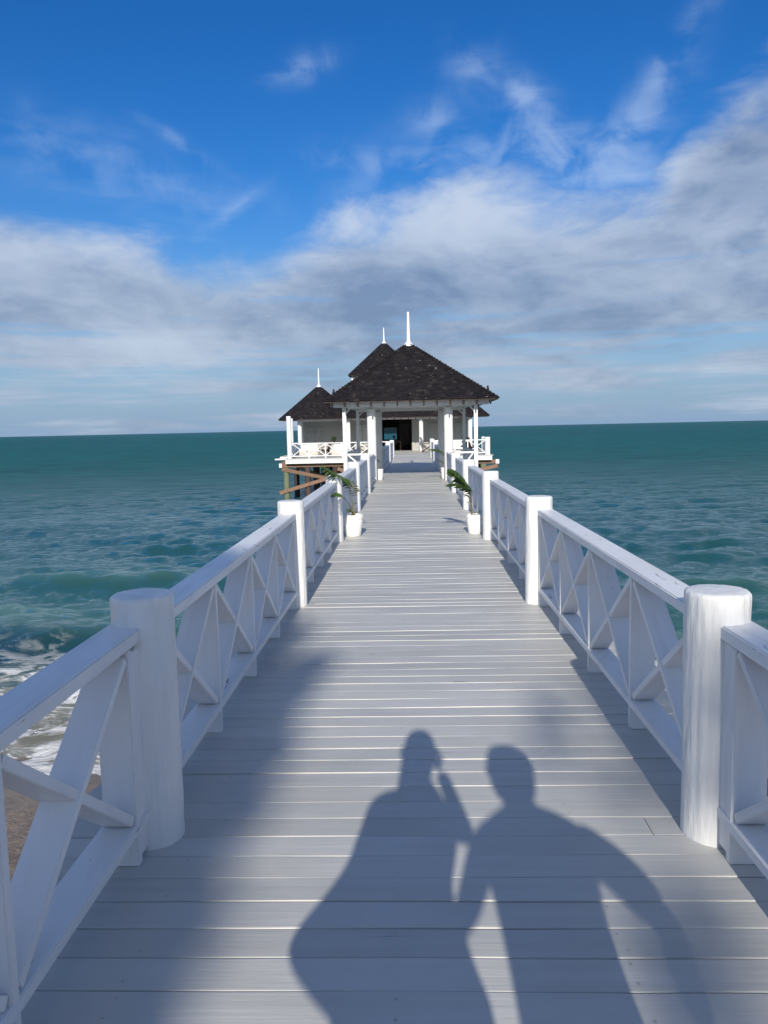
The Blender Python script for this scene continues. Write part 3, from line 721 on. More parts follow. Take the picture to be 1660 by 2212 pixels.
# ------------------------------------------------------------------ the pavilion
pv = empty('pavilion', (-2.0, 53.9, 0)); tag(pv, 'white pavilion with octagonal dark shingled roofs at the end of the pier', 'pavilion')
PL = pv.location.copy()
def P_(o): o.location = o.location - PL; return o
def v_(*a): return tuple(Vector(a) - PL)
WY = 53.9
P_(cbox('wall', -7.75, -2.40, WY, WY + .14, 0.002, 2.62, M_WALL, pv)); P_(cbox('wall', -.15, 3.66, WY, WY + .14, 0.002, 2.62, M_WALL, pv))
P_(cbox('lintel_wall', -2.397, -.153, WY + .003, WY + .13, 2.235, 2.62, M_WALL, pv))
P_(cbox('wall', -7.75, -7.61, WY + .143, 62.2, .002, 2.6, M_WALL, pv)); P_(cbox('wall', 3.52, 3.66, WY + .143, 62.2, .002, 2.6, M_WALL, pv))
# rear wall with an opening towards the sea
P_(cbox('rear_wall', -7.6, -2.42, 62.0, 62.14, .002, 2.6, M_INT, pv)); P_(cbox('rear_wall', -1.40, 3.51, 62.0, 62.14, .002, 2.6, M_INT, pv))
P_(cbox('rear_wall', -2.417, -1.403, 62.003, 62.13, 1.62, 2.6, M_INT, pv)); P_(cbox('rear_wall', -2.417, -1.403, 62.003, 62.13, .002, .30, M_INT, pv))
P_(cbox('partition', -2.9, -2.8, 54.2, 61.9, .003, 2.5, M_INT, pv)); P_(cbox('partition', .15, .25, 54.2, 61.9, .003, 2.5, M_INT, pv))
P_(cbox('ceiling', -7.6, 3.5, 54.1, 61.9, 2.50, 2.58, M_INT, pv))
P_(cbox('inner_door', -1.10, -.38, 58.4, 58.45, .01, 1.92, M_INT2, pv)); P_(cbox('door_frame', -1.20, -1.11, 58.38, 58.47, .005, 2.05, M_INT, pv)); P_(cbox('partition', -.37, .14, 58.38, 58.47, .005, 2.4, M_INT, pv)); P_(cbox('lintel', -1.19, -.38, 58.38, 58.47, 1.94, 2.4, M_INT, pv))
for i in range(5): P_(cbox('blind_slat', -2.42, -1.40, 61.90, 61.93, 1.18 + i * .09, 1.255 + i * .09, M_SLAT, pv, .002))
for i in range(7): P_(cbox('ceiling_rafter', -2.35 + i * .33, -2.28 + i * .33, 54.15, 61.0, 2.30, 2.49, M_RAFT, pv))
for x, s in ((-2.40, -1), (-.15, 1)): a, b = sorted((x - s * .003, x - s * .05)); P_(cbox('door_jamb', a, b, WY - .02, WY + .15, .003, 2.232, M_INT, pv))
# boarded shutters and window trims on the front wall
def shutter(xa, xb, z0, z1, nb, m, par=pv):
    f = P_(cbox('shutter', xa, xb, WY - .035, WY - .004, z0, z1, m, par, .003))
    w = (xb - xa) / nb; ctr = f.location
    for i in range(nb):
        b_ = cbox('board', xa + i * w + .008, xa + (i + 1) * w - .008, WY - .060, WY - .036, z0 + .01, z1 + (.02 if i % 2 else 0), m, f, .006); b_.location = b_.location - PL - ctr
    for z in (z0 + .18, z1 - .35):
        for xx in (xa + .03, xb - .10): h_ = cbox('hinge', xx, xx + .07, WY - .075, WY - .061, z, z + .05, M_DARK, f, .002); h_.location = h_.location - PL - ctr
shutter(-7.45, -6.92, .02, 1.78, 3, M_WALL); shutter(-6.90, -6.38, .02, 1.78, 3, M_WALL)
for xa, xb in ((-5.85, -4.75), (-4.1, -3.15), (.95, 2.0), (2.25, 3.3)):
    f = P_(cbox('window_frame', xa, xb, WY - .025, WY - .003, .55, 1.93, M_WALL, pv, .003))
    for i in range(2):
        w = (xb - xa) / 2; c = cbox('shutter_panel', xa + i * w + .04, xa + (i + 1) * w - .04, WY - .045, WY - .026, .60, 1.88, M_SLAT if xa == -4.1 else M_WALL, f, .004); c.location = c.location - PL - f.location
P_(cbox('frieze', -7.70, -5.0, 50.78, 50.86, 2.16, 2.30, M_WHITE, pv)); P_(cbox('frieze', -4.9, 2.9, 50.70, 50.78, 2.17, 2.31, M_WHITE, pv))
for x, y in ((.46, 50.72), (-4.32, 50.72), (-7.6, 51.2), (3.68, 51.0), (-7.9, 54.9), (3.75, 54.9)):
    P_(link('column', col_me(.14, 0, 2.20, 20, 'column', .003, .004, 12, x + y), M_POST, pv, (x, y, 0)))
# roofs: two octagonal wings, a low porch roof between them and an octagonal tower
def octagon(cx, cy, R, z, rt, zt): 
    a = [math.pi / 8 + i * math.pi / 4 for i in range(8)]
    return [v_(cx + R * math.cos(t), cy + R * math.sin(t), z) for t in a], [v_(cx + rt * math.cos(t), cy + rt * math.sin(t), zt) for t in a]
def oct_roof(cx, cy, R, z, zt, fh, name='roof'):
    c, t = octagon(cx, cy, R, z, .12, zt); r, fr = pyramid_roof(pv, c, t, name=name)
    V, Fc = shingle_geo([q for f in fr for q in f]); me = bpy.data.meshes.new('shingles'); me.from_pydata(V, [], Fc); me.update(); tag(link('shingles', me, M_SHING, r), kind='stuff')
    hip_caps(r, c, t); P_(finial(pv, (cx, cy, zt + .03), fh, .055, .17))
SH_E = .14; SH_W = .15
oct_roof(-6.44, 52.85, 2.85, 2.31, 4.50, 1.22, 'wing_roof'); oct_roof(2.38, 52.85, 2.85, 2.31, 4.50, 1.22, 'wing_roof')
oct_roof(-2.09, 57.0, 2.78, 5.45, 7.75, 1.10, 'tower_roof')
c = [v_(-6.6, 50.1, 2.31), v_(2.5, 50.1, 2.31), v_(2.5, 62.6, 2.31), v_(-6.6, 62.6, 2.31)]; t = [v_(-4.6, 54.9, 4.15), v_(.5, 54.9, 4.15), v_(.5, 59.0, 4.15), v_(-4.6, 59.0, 4.15)]
r, fr = pyramid_roof(pv, c, t, name='main_roof'); V, Fc = shingle_geo([q for f in fr for q in f]); me = bpy.data.meshes.new('shingles'); me.from_pydata(V, [], Fc); me.update(); tag(link('shingles', me, M_SHING, r), kind='stuff')
for i in range(16):
    x = -4.5 + i * .46; bar('rafter_tail', Vector(v_(x, 50.13, 2.20)), Vector(v_(x, 50.9, 2.49)), .06, .10, M_RAFT, pv)
for i in range(15):
    x = -4.5 + i * .46; P_(cbox('blocking_board', x + .033, x + .427, 50.42, 50.44, 2.19, 2.36, M_WHITE, pv, .002))
# tower drum: boarded walls with a window in each face
for i in range(8):
    a = i * math.pi / 4; w = 2 * 2.25 * math.tan(math.pi / 8); cx, cy = -2.09, 57.0
    o = link('tower_wall', box_me(w - .006, .10, 1.75, .004), M_WALL, pv, v_(cx + 2.25 * math.sin(a), cy - 2.25 * math.cos(a), 4.62), (0, 0, a))
    f = link('window', box_me(.95, .05, .62, .004), M_WHITE, o, (0, -.08, .42)); link('pane', box_me(.80, .012, .48, .0), M_GLASS, f, (0, -.028, 0)); 
    for xx in (-.14, .14): link('mullion', box_me(.03, .02, .48, .002), M_WHITE, f, (xx, -.040, 0))
for i in range(8):
    a = i * math.pi / 4 + math.pi / 8; P_(link('tower_post', box_me(.11, .11, 1.75, .006), M_WHITE, pv, (-2.09 + 2.50 * math.sin(a), 57.0 - 2.50 * math.cos(a), 4.60), (0, 0, a)))

# ------------------------------------------------------------------ potted palms
def pot_me(rt, rb, h, name):
    return lathe_me([(rb * .96, 0), (rb, .012), (rb + (rt - rb) * .78, h * .78), (rt * .93, h * .785), (rt * .985, h * .80), (rt, h * .83), (rt, h * .97), (rt * .98, h), (rt * .90, h), (rt * .88, h * .93), (rt * .1, h * .90)], 36, name)
def frond(par, pts, L, n, m, seed, droop=.6, off=.25, name='frond', flat=1.0, stem=.008, spread=1.):
    """one frond: a midrib through pts and strap leaflets on both sides"""
    rr = random.Random(seed); pts = [Vector(p) for p in pts]; d = [0]
    for a, b in zip(pts, pts[1:]): d.append(d[-1] + (b - a).length)
    def at(t):
        s = t * d[-1]
        for i in range(len(pts) - 1):
            if s <= d[i + 1] or i == len(pts) - 2:
                k = (s - d[i]) / max(1e-6, d[i + 1] - d[i]); p0 = pts[max(i - 1, 0)]; p1 = pts[i]; p2 = pts[i + 1]; p3 = pts[min(i + 2, len(pts) - 1)]
                q = .5 * ((2 * p1) + (-p0 + p2) * k + (2 * p0 - 5 * p1 + 4 * p2 - p3) * k * k + (-p0 + 3 * p1 - 3 * p2 + p3) * k ** 3)
                return q
    bm = bmesh.new(); S = [at(i / 24) for i in range(25)]
    tube_bm(bm, S, [stem * (1 - .8 * i / 24) for i in range(25)], 6)
    r = bm_obj(name, bm, M_STEM, par, True)
    bm = bmesh.new()
    for i in range(n):
        t = off + (1 - off) * (i + .5) / n; p = at(t); q = at(min(1, t + .03)); q2 = at(max(0, t - .03)); ax_ = (q - q2).normalized()
        side = ax_.cross(Vector((0, 0, 1)));  side = side.normalized() if side.length > .1 else Vector((1, 0, 0))
        ln = L * (math.sin(math.pi * min(1, (t - off) / (1 - off) * .85 + .12)) ** .7) * rr.uniform(.8, 1.1)
        for s in (-1, 1):
            di = (side * s * spread + ax_ * rr.uniform(.7, 1.1) + Vector((0, 0, -1)) * droop * rr.uniform(.3, .9)).normalized(); w = ln * .095 * flat
            wv = di.cross(ax_); wv = (wv.normalized() * .5 + ax_ * .5).normalized(); prev = None; c = p.copy(); dd = di.copy()
            for j, ww in enumerate((.5, 1., .9, .6, .05)):
                a = bm.verts.new(c + wv * w * ww); b = bm.verts.new(c - wv * w * ww)
                if prev: bm.faces.new((prev[0], prev[1], b, a))
                prev = (a, b); c = c + dd * (ln / 4); dd = (dd + Vector((0, 0, -1)) * droop * .28).normalized()
    o = bm_obj('leaflets', bm, m, r); return r
def palm(loc, rt, rb, h, label, fronds, seed, group='white potted palms on the boardwalk'):
    t = empty('potted_palm', loc); tag(t, label, 'potted plant', group); L0 = Vector(loc)
    link('pot', pot_me(rt, rb, h, 'pot'), M_POT, t); 
    bm = bmesh.new(); bmesh.ops.create_circle(bm, cap_ends=True, radius=rt * .87, segments=24); bm_obj('soil', bm, M_SOIL, t, loc=(0, 0, h * .915))
    for i, (pts, L, n, m, dr, off) in enumerate(fronds):
        frond(t, [Vector(p) - L0 for p in pts], L, n, m, seed + i, dr, off)
    return t
x0, y0 = -.945, 11.47
palm((x0, y0, .0), .163, .118, .325, 'white pot with an arching palm by the left railing, standing nearer', [
    ([(-.925, 11.46, .28), (-.945, 11.45, .47), (-.955, 11.43, .60), (-.985, 11.40, .76), (-1.01, 11.2, .86), (-1.06, 10.9, .94), (-1.13, 10.7, .995), (-1.20, 10.55, 1.07), (-1.27, 10.45, 1.12)], .18, 26, M_LEAF, .9, .28),
    ([(-.93, 11.46, .28), (-.97, 11.36, .43), (-.99, 11.2, .53), (-1.04, 10.85, .655), (-1.07, 10.45, .74), (-1.085, 10.05, .75)], .12, 13, M_LEAF, 1.0, .55),
    ([(-.92, 11.46, .28), (-.92, 11.5, .5), (-.93, 11.56, .68), (-.97, 11.62, .80), (-1.04, 11.7, .85)], .14, 10, M_LEAFD, .7, .45),
    ([(-.92, 11.46, .28), (-.95, 11.42, .38), (-1.0, 11.38, .42)], .10, 4, M_LEAF, .8, .4)], 3)
palm((.885, 11.5, 0), .132, .098, .295, 'smaller white pot with dark palm fronds by the right railing post, standing nearer', [
    ([(.85, 11.5, .26), (.835, 11.5, .43), (.82, 11.49, .59), (.79, 11.47, .70), (.735, 11.44, .80), (.65, 11.4, .91), (.57, 11.36, .97), (.50, 11.32, .99)], .22, 38, M_LEAF, .95, .36),
    ([(.85, 11.5, .26), (.835, 11.48, .45), (.82, 11.45, .60), (.77, 11.4, .68), (.68, 11.34, .74), (.57, 11.27, .775), (.46, 11.2, .765)], .15, 26, M_LEAF, .5, .45),
    ([(.845, 11.5, .30), (.825, 11.52, .50), (.79, 11.52, .57), (.72, 11.52, .60)], .10, 8, M_LEAF, .6, .5),
    ([(.85, 11.5, .28), (.84, 11.5, .39), (.80, 11.5, .46), (.76, 11.48, .48)], .05, 4, M_LEAF, .6, .5),
    ([(.865, 11.5, .28), (.91, 11.5, .33), (.95, 11.48, .30)], .05, 4, M_LEAF, .6, .5)], 31)
palm((-1.10, 24.0, 0), .12, .09, .34, 'white pot at the foot of the left gazebo columns', [([(-1.10, 24.0, .3), (-1.12, 24.02, .5), (-1.16, 24.1, .62), (-1.22, 24.2, .66)], .14, 8, M_LEAF, .8, .5)], 50)
palm((.93, 23.9, 0), .13, .10, .36, 'white pot with one broad green frond at the foot of the right gazebo column', [
    ([(.93, 23.9, .3), (.93, 23.8, .62), (.86, 23.7, .82), (.72, 23.55, .92), (.55, 23.4, .95), (.42, 23.3, .93)], .17, 18, M_LEAF, .9, .38), ([(.93, 23.9, .3), (.9, 23.8, .5), (.80, 23.75, .58), (.7, 23.7, .6)], .10, 8, M_LEAF, .8, .4)], 60)

# ------------------------------------------------------------------ terrace furniture
def sofa(loc, w, rz, label, base=M_BEIGE, cush=M_CUSH):
    t = empty('sofa', loc, rz); tag(t, label, 'sofa'); d = .8
    cbox('seat_base', -w / 2, w / 2, -d / 2, d / 2, .06, .30, base, t, .03)
    for i in range(max(1, round(w / .75))):
        n = max(1, round(w / .75)); a = -w / 2 + i * w / n
        cbox('seat_cushion', a + .01, a + w / n - .01, -d / 2, d / 2 - .18, .305, .44, cush, t, .04)
    cbox('back_cushion', -w / 2, w / 2, d / 2 - .17, d / 2, .305, .72, cush, t, .05)
    for x in (-w / 2 + .05, w / 2 - .05):
        for yy in (-.33, .33): cbox('foot', x - .025, x + .025, yy - .025, yy + .025, 0, .062, M_DARK, t, .003)
    return t
sofa((-6.55, 46.9, 0), 1.3, rad(8), 'low beige and white sofa behind the left terrace railing')
sofa((-4.45, 46.6, 0), 1.0, rad(-6), 'white cushioned sofa beside the boardwalk on the left terrace')
sofa((2.4, 47.2, 0), 1.1, rad(5), 'white cushioned sofa behind the right terrace railing')
def chair(loc, rz, label, recl=.35, canvas=True, group=None, wood=M_TEAK, cl=M_SLAT):
    """folding wooden deck chair"""
    t = empty('deck_chair', loc, rz); tag(t, label, 'chair', group)
    for s in (-.27, .27):
        bar('leg', (s, -.42, 0.012), (s, .30, .52), .04, .035, wood, t); bar('leg', (s * .86, .38, .012), (s * .86, -.22, .40), .04, .035, wood, t)
        bar('back_post', (s * .86, .10, .26), (s * .86, .42, .98), .04, .035, wood, t); bar('armrest', (s, -.34, .56), (s, .24, .57), .06, .03, wood, t)
        bar('arm_support', (s, -.30, .22), (s, -.30, .545), .035, .035, wood, t, Vector((1, 0, 0)))
    bar('crossbar', (-.25, -.24, .40), (.25, -.24, .40), .04, .03, wood, t, Vector((0, 1, 0))); bar('crossbar', (-.25, .41, .96), (.25, .41, .96), .04, .03, wood, t, Vector((0, 1, 0)))
    bar('seat', (0, -.24, .385), (0, .14, .30), .46, .03, cl, t); bar('back_canvas', (0, .13, .32), (0, .42, .94), .45, .02, cl, t)
    return t
chair((.80, 49.9, 0), rad(78), 'dark wooden folding deck chair with grey canvas beside the pavilion door')
chair((-5.35, 46.3, 0), rad(-100), 'dark wooden deck chair between the two sofas on the left terrace', cl=M_DARK)
chair((-2.9, 45.2, 0), rad(-80), 'dark wooden deck chair close to the boardwalk on the left terrace', cl=M_DARK)
chair((3.15, 46.0, 0), rad(160), 'dark wooden deck chair on the right terrace', cl=M_DARK)
def table(loc, w, d, h, label, m=M_BROWN):
    t = empty('table', loc); tag(t, label, 'table'); cbox('tabletop', -w / 2, w / 2, -d / 2, d / 2, h - .05, h, m, t)
    for sx in (-1, 1):
        for sy in (-1, 1): cbox('leg', sx * (w / 2 - .05) - .03, sx * (w / 2 - .05) + .03, sy * (d / 2 - .05) - .03, sy * (d / 2 - .05) + .03, 0, h - .052, m, t)
    return t
table((-4.95, 49.0, 0), 1.1, .6, .78, 'dark side table against the pavilion on the left terrace', M_TEAK)
bush = empty('table_plant', (-5.1, 49.0, .781)); tag(bush, 'small dark round potted plant on the dark side table', 'plant')
link('pot', lathe_me([(.05, 0), (.08, .10), (.085, .14), (.07, .14), (.02, .12)], 16, 'pot'), M_DARK, bush)
def leafball(par, c, r, n, size, m, name='foliage', seed=0, stretch=(1, 1, 1)):
    rg = np.random.default_rng(seed); p = rg.normal(size=(n, 3)); p /= np.linalg.norm(p, axis=1)[:, None]; p *= (rg.uniform(.2, 1, n) ** .5)[:, None] * r * np.array(stretch) + 0; p += np.array(c)
    u = rg.normal(size=(n, 3)); u /= np.linalg.norm(u, axis=1)[:, None]; w = np.cross(u, rg.normal(size=(n, 3))); w /= np.linalg.norm(w, axis=1)[:, None]; s = size * rg.uniform(.6, 1.3, n)[:, None]
    V = np.stack([p - u * s, p - w * s * .45, p + u * s, p + w * s * .45], 1).reshape(-1, 3); me = bpy.data.meshes.new(name)
    me.from_pydata(V.tolist(), [], np.arange(4 * n).reshape(-1, 4).tolist()); me.update(); return link(name, me, m, par)
leafball(bush, (0, 0, .26), .15, 260, .05, M_TREE, seed=2)
table((-1.26, 55.4, 0), .62, .7, .66, 'brown wicker table just inside the pavilion door')
o = empty('storage_box', (-1.75, 54.9, 0)); tag(o, 'white cushioned box just inside the pavilion door', 'box'); cbox('body', -.30, .30, -.25, .25, 0, .30, M_CUSH, o, .02); cbox('cushion', -.31, .31, -.26, .26, .302, .46, M_CUSH, o, .04)
o = empty('table_lamp', (-1.45, 55.4, .661)); tag(o, 'dark table lamp on the brown wicker table', 'lamp'); link('lamp_base', lathe_me([(.07, 0), (.07, .02), (.02, .05), (.03, .15), (.015, .26)], 16), M_DARK, o); link('lamp_shade', lathe_me([(.11, .24), (.07, .42)], 20), M_INT2, o)
o = empty('round_basket', (-.55, 57.9, 0)); tag(o, 'dark round basket on the floor by the inner door', 'basket'); link('basket_body', lathe_me([(.14, 0), (.20, .10), (.20, .24), (.17, .30), (.15, .28), (.02, .05)], 20), M_DARK, o)
sofa((-1.9, 60.9, 0), 1.2, rad(0), 'white sofa seen through the pavilion beneath the rear window')
o = empty('lounger', (2.1, 45.3, 0), rad(90)); tag(o, 'white lounger with dark towel behind the right terrace railing', 'lounger')
bar('frame', (0, -.8, .28), (0, .5, .28), .6, .06, M_WHITE, o); bar('backrest', (0, .5, .30), (0, 1.0, .72), .58, .06, M_CUSH, o); bar('mattress', (0, -.78, .36), (0, .49, .36), .56, .09, M_CUSH, o, Vector((1, 0, 0)), .02); bar('towel', (0, -.1, .415), (0, .3, .415), .57, .02, M_DARK, o)
for sx in (-.26, .26):
    for yy in (-.72, .42): cbox('leg', sx - .025, sx + .025, yy - .025, yy + .025, 0, .249, M_WHITE, o)

# ------------------------------------------------------------------ people behind the phone (their shadows fall on the boardwalk)
def skin_obj(name, parent, m, pts, edges, rads, root=0, sub=2):
    me = bpy.data.meshes.new(name); me.from_pydata(pts, edges, []); me.update(); o = link(name, me, m, parent)
    md = o.modifiers.new('skin', 'SKIN'); md.use_smooth_shade = True; me.skin_vertices[0].data
    for i, r in enumerate(rads):
        sv = me.skin_vertices[0].data[i]; sv.radius = (r, r) if not isinstance(r, tuple) else r; sv.use_root = (i == root)
    o.modifiers.new('sub', 'SUBSURF').levels = sub; o.modifiers['sub'].render_levels = sub; return o
def chain(name, parent, m, pts, rads, sub=2): return skin_obj(name, parent, m, pts, [(i, i + 1) for i in range(len(pts) - 1)], rads, 0, sub)
def loft(name, parent, m, rows, seg=28, close=True):
    """rows of (z, x_left, x_right, y_centre, y_half)"""
    V, Fc = [], []
    for z, xl, xr, yc, yh in rows:
        for k in range(seg):
            t = 2 * math.pi * k / seg; V.append(((xl + xr) / 2 + (xr - xl) / 2 * math.cos(t), yc + yh * math.sin(t), z))
    for j in range(len(rows) - 1):
        for k in range(seg): a = j * seg + k; b = j * seg + (k + 1) % seg; Fc.append((a, b, b + seg, a + seg))
    Fc.append(tuple(range(seg))[::-1]); Fc.append(tuple((len(rows) - 1) * seg + k for k in range(seg)))
    me = bpy.data.meshes.new(name); me.from_pydata(V, [], Fc); me.update(); o = link(name, me, m, parent, smooth=True)
    o.modifiers.new('sub', 'SUBSURF').levels = 1; return o
def head(parent, c, s, face_ang, m=M_SKIN):
    """head facing the angle (0 = +Y, 90 = -X) with nose, chin, eyes, mouth and ears"""
    t = link('head', None or lathe_me([(.01, -.115), (.045, -.11), (.062, -.085), (.072, -.05), (.079, 0), (.080, .035), (.072, .075), (.05, .105), (.02, .118), (.003, .12)], 28), m, parent, c, (0, 0, rad(face_ang)))
    t.data = t.data.copy(); t.scale = (s, s * 1.18, s)
    for v in t.data.vertices:
        x, y, z = v.co
        if y > 0: v.co.y += .018 * math.exp(-((z + .015) / .02) ** 2 - (x / .013) ** 2) + .010 * math.exp(-((z + .095) / .025) ** 2 - (x / .03) ** 2) - .008 * math.exp(-((z - .018) / .012) ** 2 - ((abs(x) - .03) / .014) ** 2)
    for sx in (-1, 1):
        link('ear', lathe_me([(.004, -.03), (.014, -.015), (.017, .01), (.008, .03)], 10), m, t, (sx * .083, -.005, 0))
        link('eye', lathe_me([(.002, -.010), (.010, 0), (.002, .010)], 10), mat('eye white', color=(.7, .7, .7), rough=.2), t, (sx * .03, .071, .018))
    link('mouth', box_me(.04, .008, .009, .002), mat('lips', color=(.35, .12, .10)), t, (0, .077, -.055)); return t
def hand(parent, wrist, dirv, palm_n, curl=.5, thumb=1):
    """palm and five separate bent fingers"""
    w = Vector(wrist); d = Vector(dirv).normalized(); n = Vector(palm_n); n = (n - d * n.dot(d)).normalized(); s = d.cross(n)
    h = chain('hand', parent, M_SKIN, [w, w + d * .035, w + d * .075], [(.024, .014), (.036, .014), (.036, .012)], 2)
    for i, (o_, L) in enumerate(((-.028, .062), (-.010, .075), (.009, .070), (.027, .055))):
        p = w + d * .07 + s * o_; pts = [p]; a = d.copy()
        for k in range(3): a = (a + n * curl * .7).normalized(); pts.append(pts[-1] + a * L * (.45, .32, .23)[k])
        chain('finger', h, M_SKIN, pts, [.0088, .0082, .0074, .006], 1)
    p = w + d * .02 - s * .028 * thumb; q = p + (d * .6 - s * thumb * .8).normalized() * .035; chain('thumb', h, M_SKIN, [p, q, q + (d + n * .6).normalized() * .032], [.011, .010, .007], 1)
    return h
wm = empty('person', (0, -.22, 0)); tag(wm, 'person in a loose pale dress raising a phone to take the picture', 'person')
# body: one continuous skinned figure
bp = [(0, 0, .95), (0, 0, 1.15), (0, 0, 1.38), (0, 0, 1.50), (0, .01, 1.58), (-.02, .01, 1.66),
      (-.16, 0, 1.45), (-.215, 0, 1.24), (-.19, .06, 1.02), (.11, 0, 1.42), (.185, .05, 1.335), (.095, .15, 1.555),
      (-.08, 0, .88), (-.085, .02, .5), (-.09, -.01, .09), (-.09, .11, .035), (.08, 0, .88), (.085, .02, .5), (.09, -.01, .09), (.09, .11, .035)]
be = [(0, 1), (1, 2), (2, 3), (3, 4), (4, 5), (3, 6), (6, 7), (7, 8), (3, 9), (9, 10), (10, 11), (0, 12), (12, 13), (13, 14), (14, 15), (0, 16), (16, 17), (17, 18), (18, 19)]
brr = [.13, .11, .115, .075, .045, .045, .052, .036, .026, .048, .040, .030, .085, .055, .034, .03, .085, .055, .034, .03]
skin_obj('body', wm, M_SKIN, bp, be, brr)
head(wm, (0, .03, 1.70), .98, 0)
hr = loft('hair', wm, M_HAIR, [(1.36, -.11, .01, -.06, .03), (1.48, -.115, .02, -.06, .045), (1.60, -.10, .04, -.04, .07), (1.70, -.088, .088, -.03, .085), (1.78, -.072, .072, -.01, .085), (1.835, -.03, .035, -.01, .035)])
loft('dress', wm, M_DRESS, [(1.53, -.14, .01, 0, .05), (1.50, -.215, .06, 0, .085), (1.44, -.235, .12, 0, .10), (1.36, -.25, .15, 0, .11), (1.28, -.275, .125, 0, .11), (1.21, -.32, .10, 0, .11), (1.14, -.385, .125, 0, .12), (1.075, -.44, .145, .0, .13), (1.02, -.375, .165, 0, .14), (.975, -.285, .19, 0, .15), (.955, -.25, .19, 0, .15), (.85, -.26, .21, 0, .16), (.55, -.26, .23, 0, .18), (.42, -.27, .24, 0, .19)])
chain('sleeve', wm, M_DRESS, [(.08, 0, 1.43), (.15, .03, 1.375), (.18, .05, 1.34)], [.05, .042, .036]); chain('sleeve', wm, M_DRESS, [(-.12, 0, 1.49), (-.22, 0, 1.36), (-.24, 0, 1.26)], [.06, .04, .034])
hand(wm, (.095, .15, 1.555), (-.35, .05, 1), (-1, .5, 0), .35, 1); hand(wm, (-.19, .06, 1.02), (.1, .3, -1), (1, 0, 0), .4, -1)
ph = cbox('phone', -.040, .038, -.062, -.053, 1.515, 1.615, M_DARK, None, .004); ph.location.x += .01; tag(ph, 'dark phone held up in front of the person in the pale dress', 'phone')
mn = empty('person', (.42, -.50, 0)); tag(mn, 'person in a dark shirt and shorts with head turned to the left', 'person')
bp = [(0, 0, .98), (0, 0, 1.2), (0, 0, 1.42), (0, 0, 1.52), (0, .0, 1.60), (0, .01, 1.68),
      (-.175, 0, 1.47), (-.265, -.02, 1.30), (-.35, .14, 1.14), (.20, 0, 1.46), (.37, -.02, 1.27), (.33, .08, 1.03),
      (-.09, 0, .9), (-.10, .02, .5), (-.11, -.01, .09), (-.11, .14, .04), (.09, 0, .9), (.11, .02, .5), (.12, -.01, .09), (.12, .14, .04)]
brr = [.135, .12, .13, .09, .058, .055, .066, .046, .032, .066, .050, .034, .095, .062, .04, .036, .095, .062, .04, .036]
skin_obj('body', mn, M_SKIN, bp, be, brr)
head(mn, (0, 0, 1.735), 1.12, 78); loft('hair', mn, M_HAIR, [(1.70, -.01, .105, 0, .075), (1.75, -.055, .112, 0, .09), (1.80, -.088, .105, 0, .09), (1.84, -.082, .085, 0, .08), (1.862, -.075, .03, 0, .04)])
loft('shirt', mn, M_SHIRT, [(1.585, -.07, .08, 0, .06), (1.56, -.13, .15, 0, .09), (1.52, -.19, .225, 0, .11), (1.44, -.20, .235, 0, .13), (1.30, -.175, .175, 0, .13), (1.15, -.165, .16, 0, .12), (.98, -.165, .17, 0, .12), (.92, -.16, .17, 0, .12)])
chain('sleeve', mn, M_SHIRT, [(-.15, 0, 1.49), (-.21, 0, 1.40), (-.245, -.01, 1.335)], [.07, .056, .05]); chain('sleeve', mn, M_SHIRT, [(.16, 0, 1.49), (.29, 0, 1.39), (.36, -.01, 1.28)], [.08, .08, .082])
for s in (-1, 1): chain('shorts_leg', mn, M_DARK, [(s * .07, 0, .98), (s * .10, .01, .75), (s * .105, .02, .55)], [.12, .105, .09])
hand(mn, (-.35, .14, 1.14), (-.5, .3, -.6), (1, 0, 0), .5, -1); hand(mn, (.33, .08, 1.03), (-.3, .3, -1), (-1, 0, 0), .5, 1)

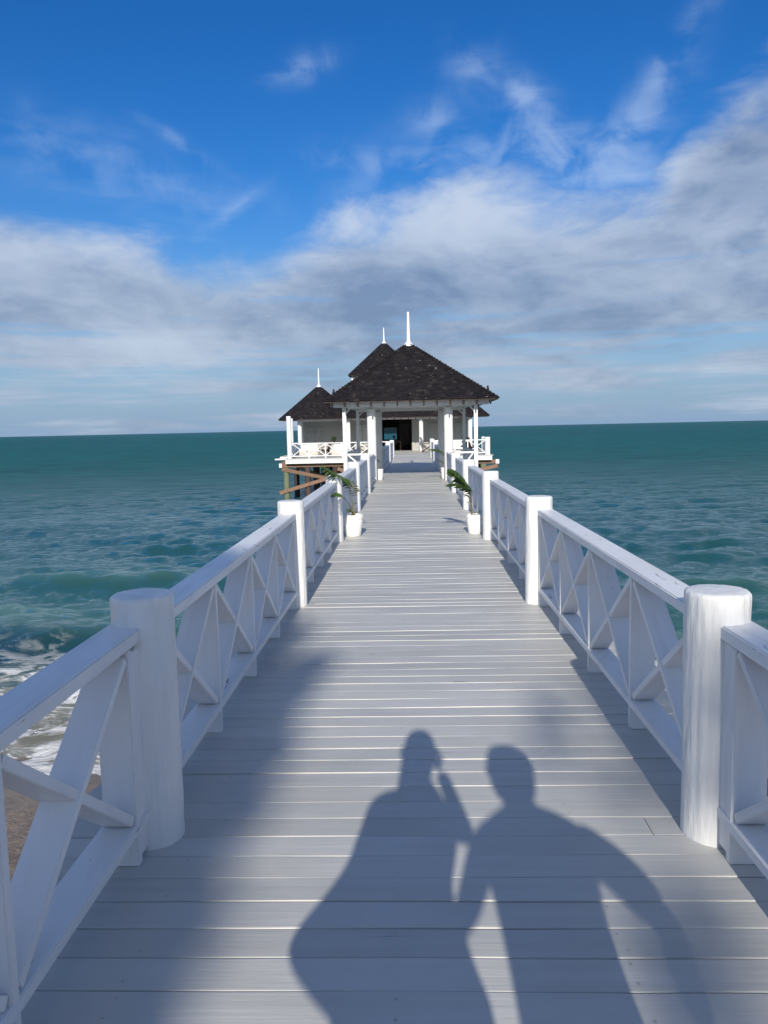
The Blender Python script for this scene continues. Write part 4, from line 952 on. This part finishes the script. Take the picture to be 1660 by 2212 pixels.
# ------------------------------------------------------------------ trees on the beach behind
def tree(loc, clumps, label, seed, trunk_h, leaf=.16, dens=170, lean=(0, 0)):
    t = empty('sea_grape_tree', loc); tag(t, label, 'tree', 'leafy trees on the beach behind the viewer'); L0 = Vector(loc); rr = random.Random(seed)
    bm = bmesh.new(); b0 = Vector((0, 0, -.1)); tp_ = Vector((lean[0], lean[1], trunk_h)); tube_bm(bm, [b0, b0.lerp(tp_, .35) + Vector((.15, 0, 0)), b0.lerp(tp_, .7), tp_], [.26, .21, .17, .12], 12); tr = bm_obj('trunk', bm, M_BARK, t, True)
    for c, r in clumps:
        c = Vector(c) - L0; bm = bmesh.new(); s = b0.lerp(tp_, rr.uniform(.6, .95)); tube_bm(bm, [s, s.lerp(c, .5) + Vector((0, 0, .2)), c], [.08, .055, .02], 7); bm_obj('limb', bm, M_BARK, t, True)
    V = []; rg = np.random.default_rng(seed)
    for c, r in clumps:
        n = int(dens * r ** 2.2 * 3); c = np.array(Vector(c) - L0); p = rg.normal(size=(n, 3)); p /= np.linalg.norm(p, axis=1)[:, None]; p *= (rg.uniform(.1, 1, n) ** .45)[:, None] * r * np.array((1, .8, .85)); p += c
        u = rg.normal(size=(n, 3)); u /= np.linalg.norm(u, axis=1)[:, None]; w = np.cross(u, rg.normal(size=(n, 3))); w /= np.linalg.norm(w, axis=1)[:, None]; s = leaf * rg.uniform(.6, 1.3, n)[:, None]
        V.append(np.stack([p - u * s, p - w * s * .6, p + u * s, p + w * s * .6], 1).reshape(-1, 3))
    V = np.concatenate(V); me = bpy.data.meshes.new('crown'); me.from_pydata(V.tolist(), [], np.arange(len(V)).reshape(-1, 4).tolist()); me.update(); link('crown', me, M_TREE, t)
TY = -20.
def sh(x, yd, dz=0): return (x, TY + dz, (yd - TY - dz) * math.tan(SUN_EL))       # a point of the crown that shades the deck at (x, yd)
tree((-2.4, TY, -1.57), [(sh(-1.45, .6), .85), (sh(-1.42, 2.0), .78), (sh(-1.40, 3.4, .3), .74), (sh(-1.55, 4.7, -.2), .74), (sh(-2.1, 2.6), .8), (sh(-2.1, 1.0), .8), (sh(-2.2, -.8), .9), (sh(-1.25, -2.0), .8)] + [(sh(-1.06 + .05 * math.sin(k * 2.1), .6 + k * .42, .2 * math.cos(k * 3)), .40) for k in range(11)] + [(sh(-1.2, 5.9), .34), (sh(-1.9, 6.1), .4)],
     'tall leafy tree on the beach to the left behind the viewer', 5, 8.6, dens=170)
tree((2.6, TY - 4, -1.57), [(sh(1.0, 4.0, -4), .42), (sh(.83, 2.25, -4), .22), (sh(.80, 1.95, -4), .24), (sh(1.45, 3.5, -4), .3), (sh(1.9, 4.3, -4), .6), (sh(2.6, 3.4, -4), .8), (sh(3.6, 4.0, -4), 1.0)],
     'slender leafy tree on the beach to the right behind the viewer', 15, 10.5, dens=90)
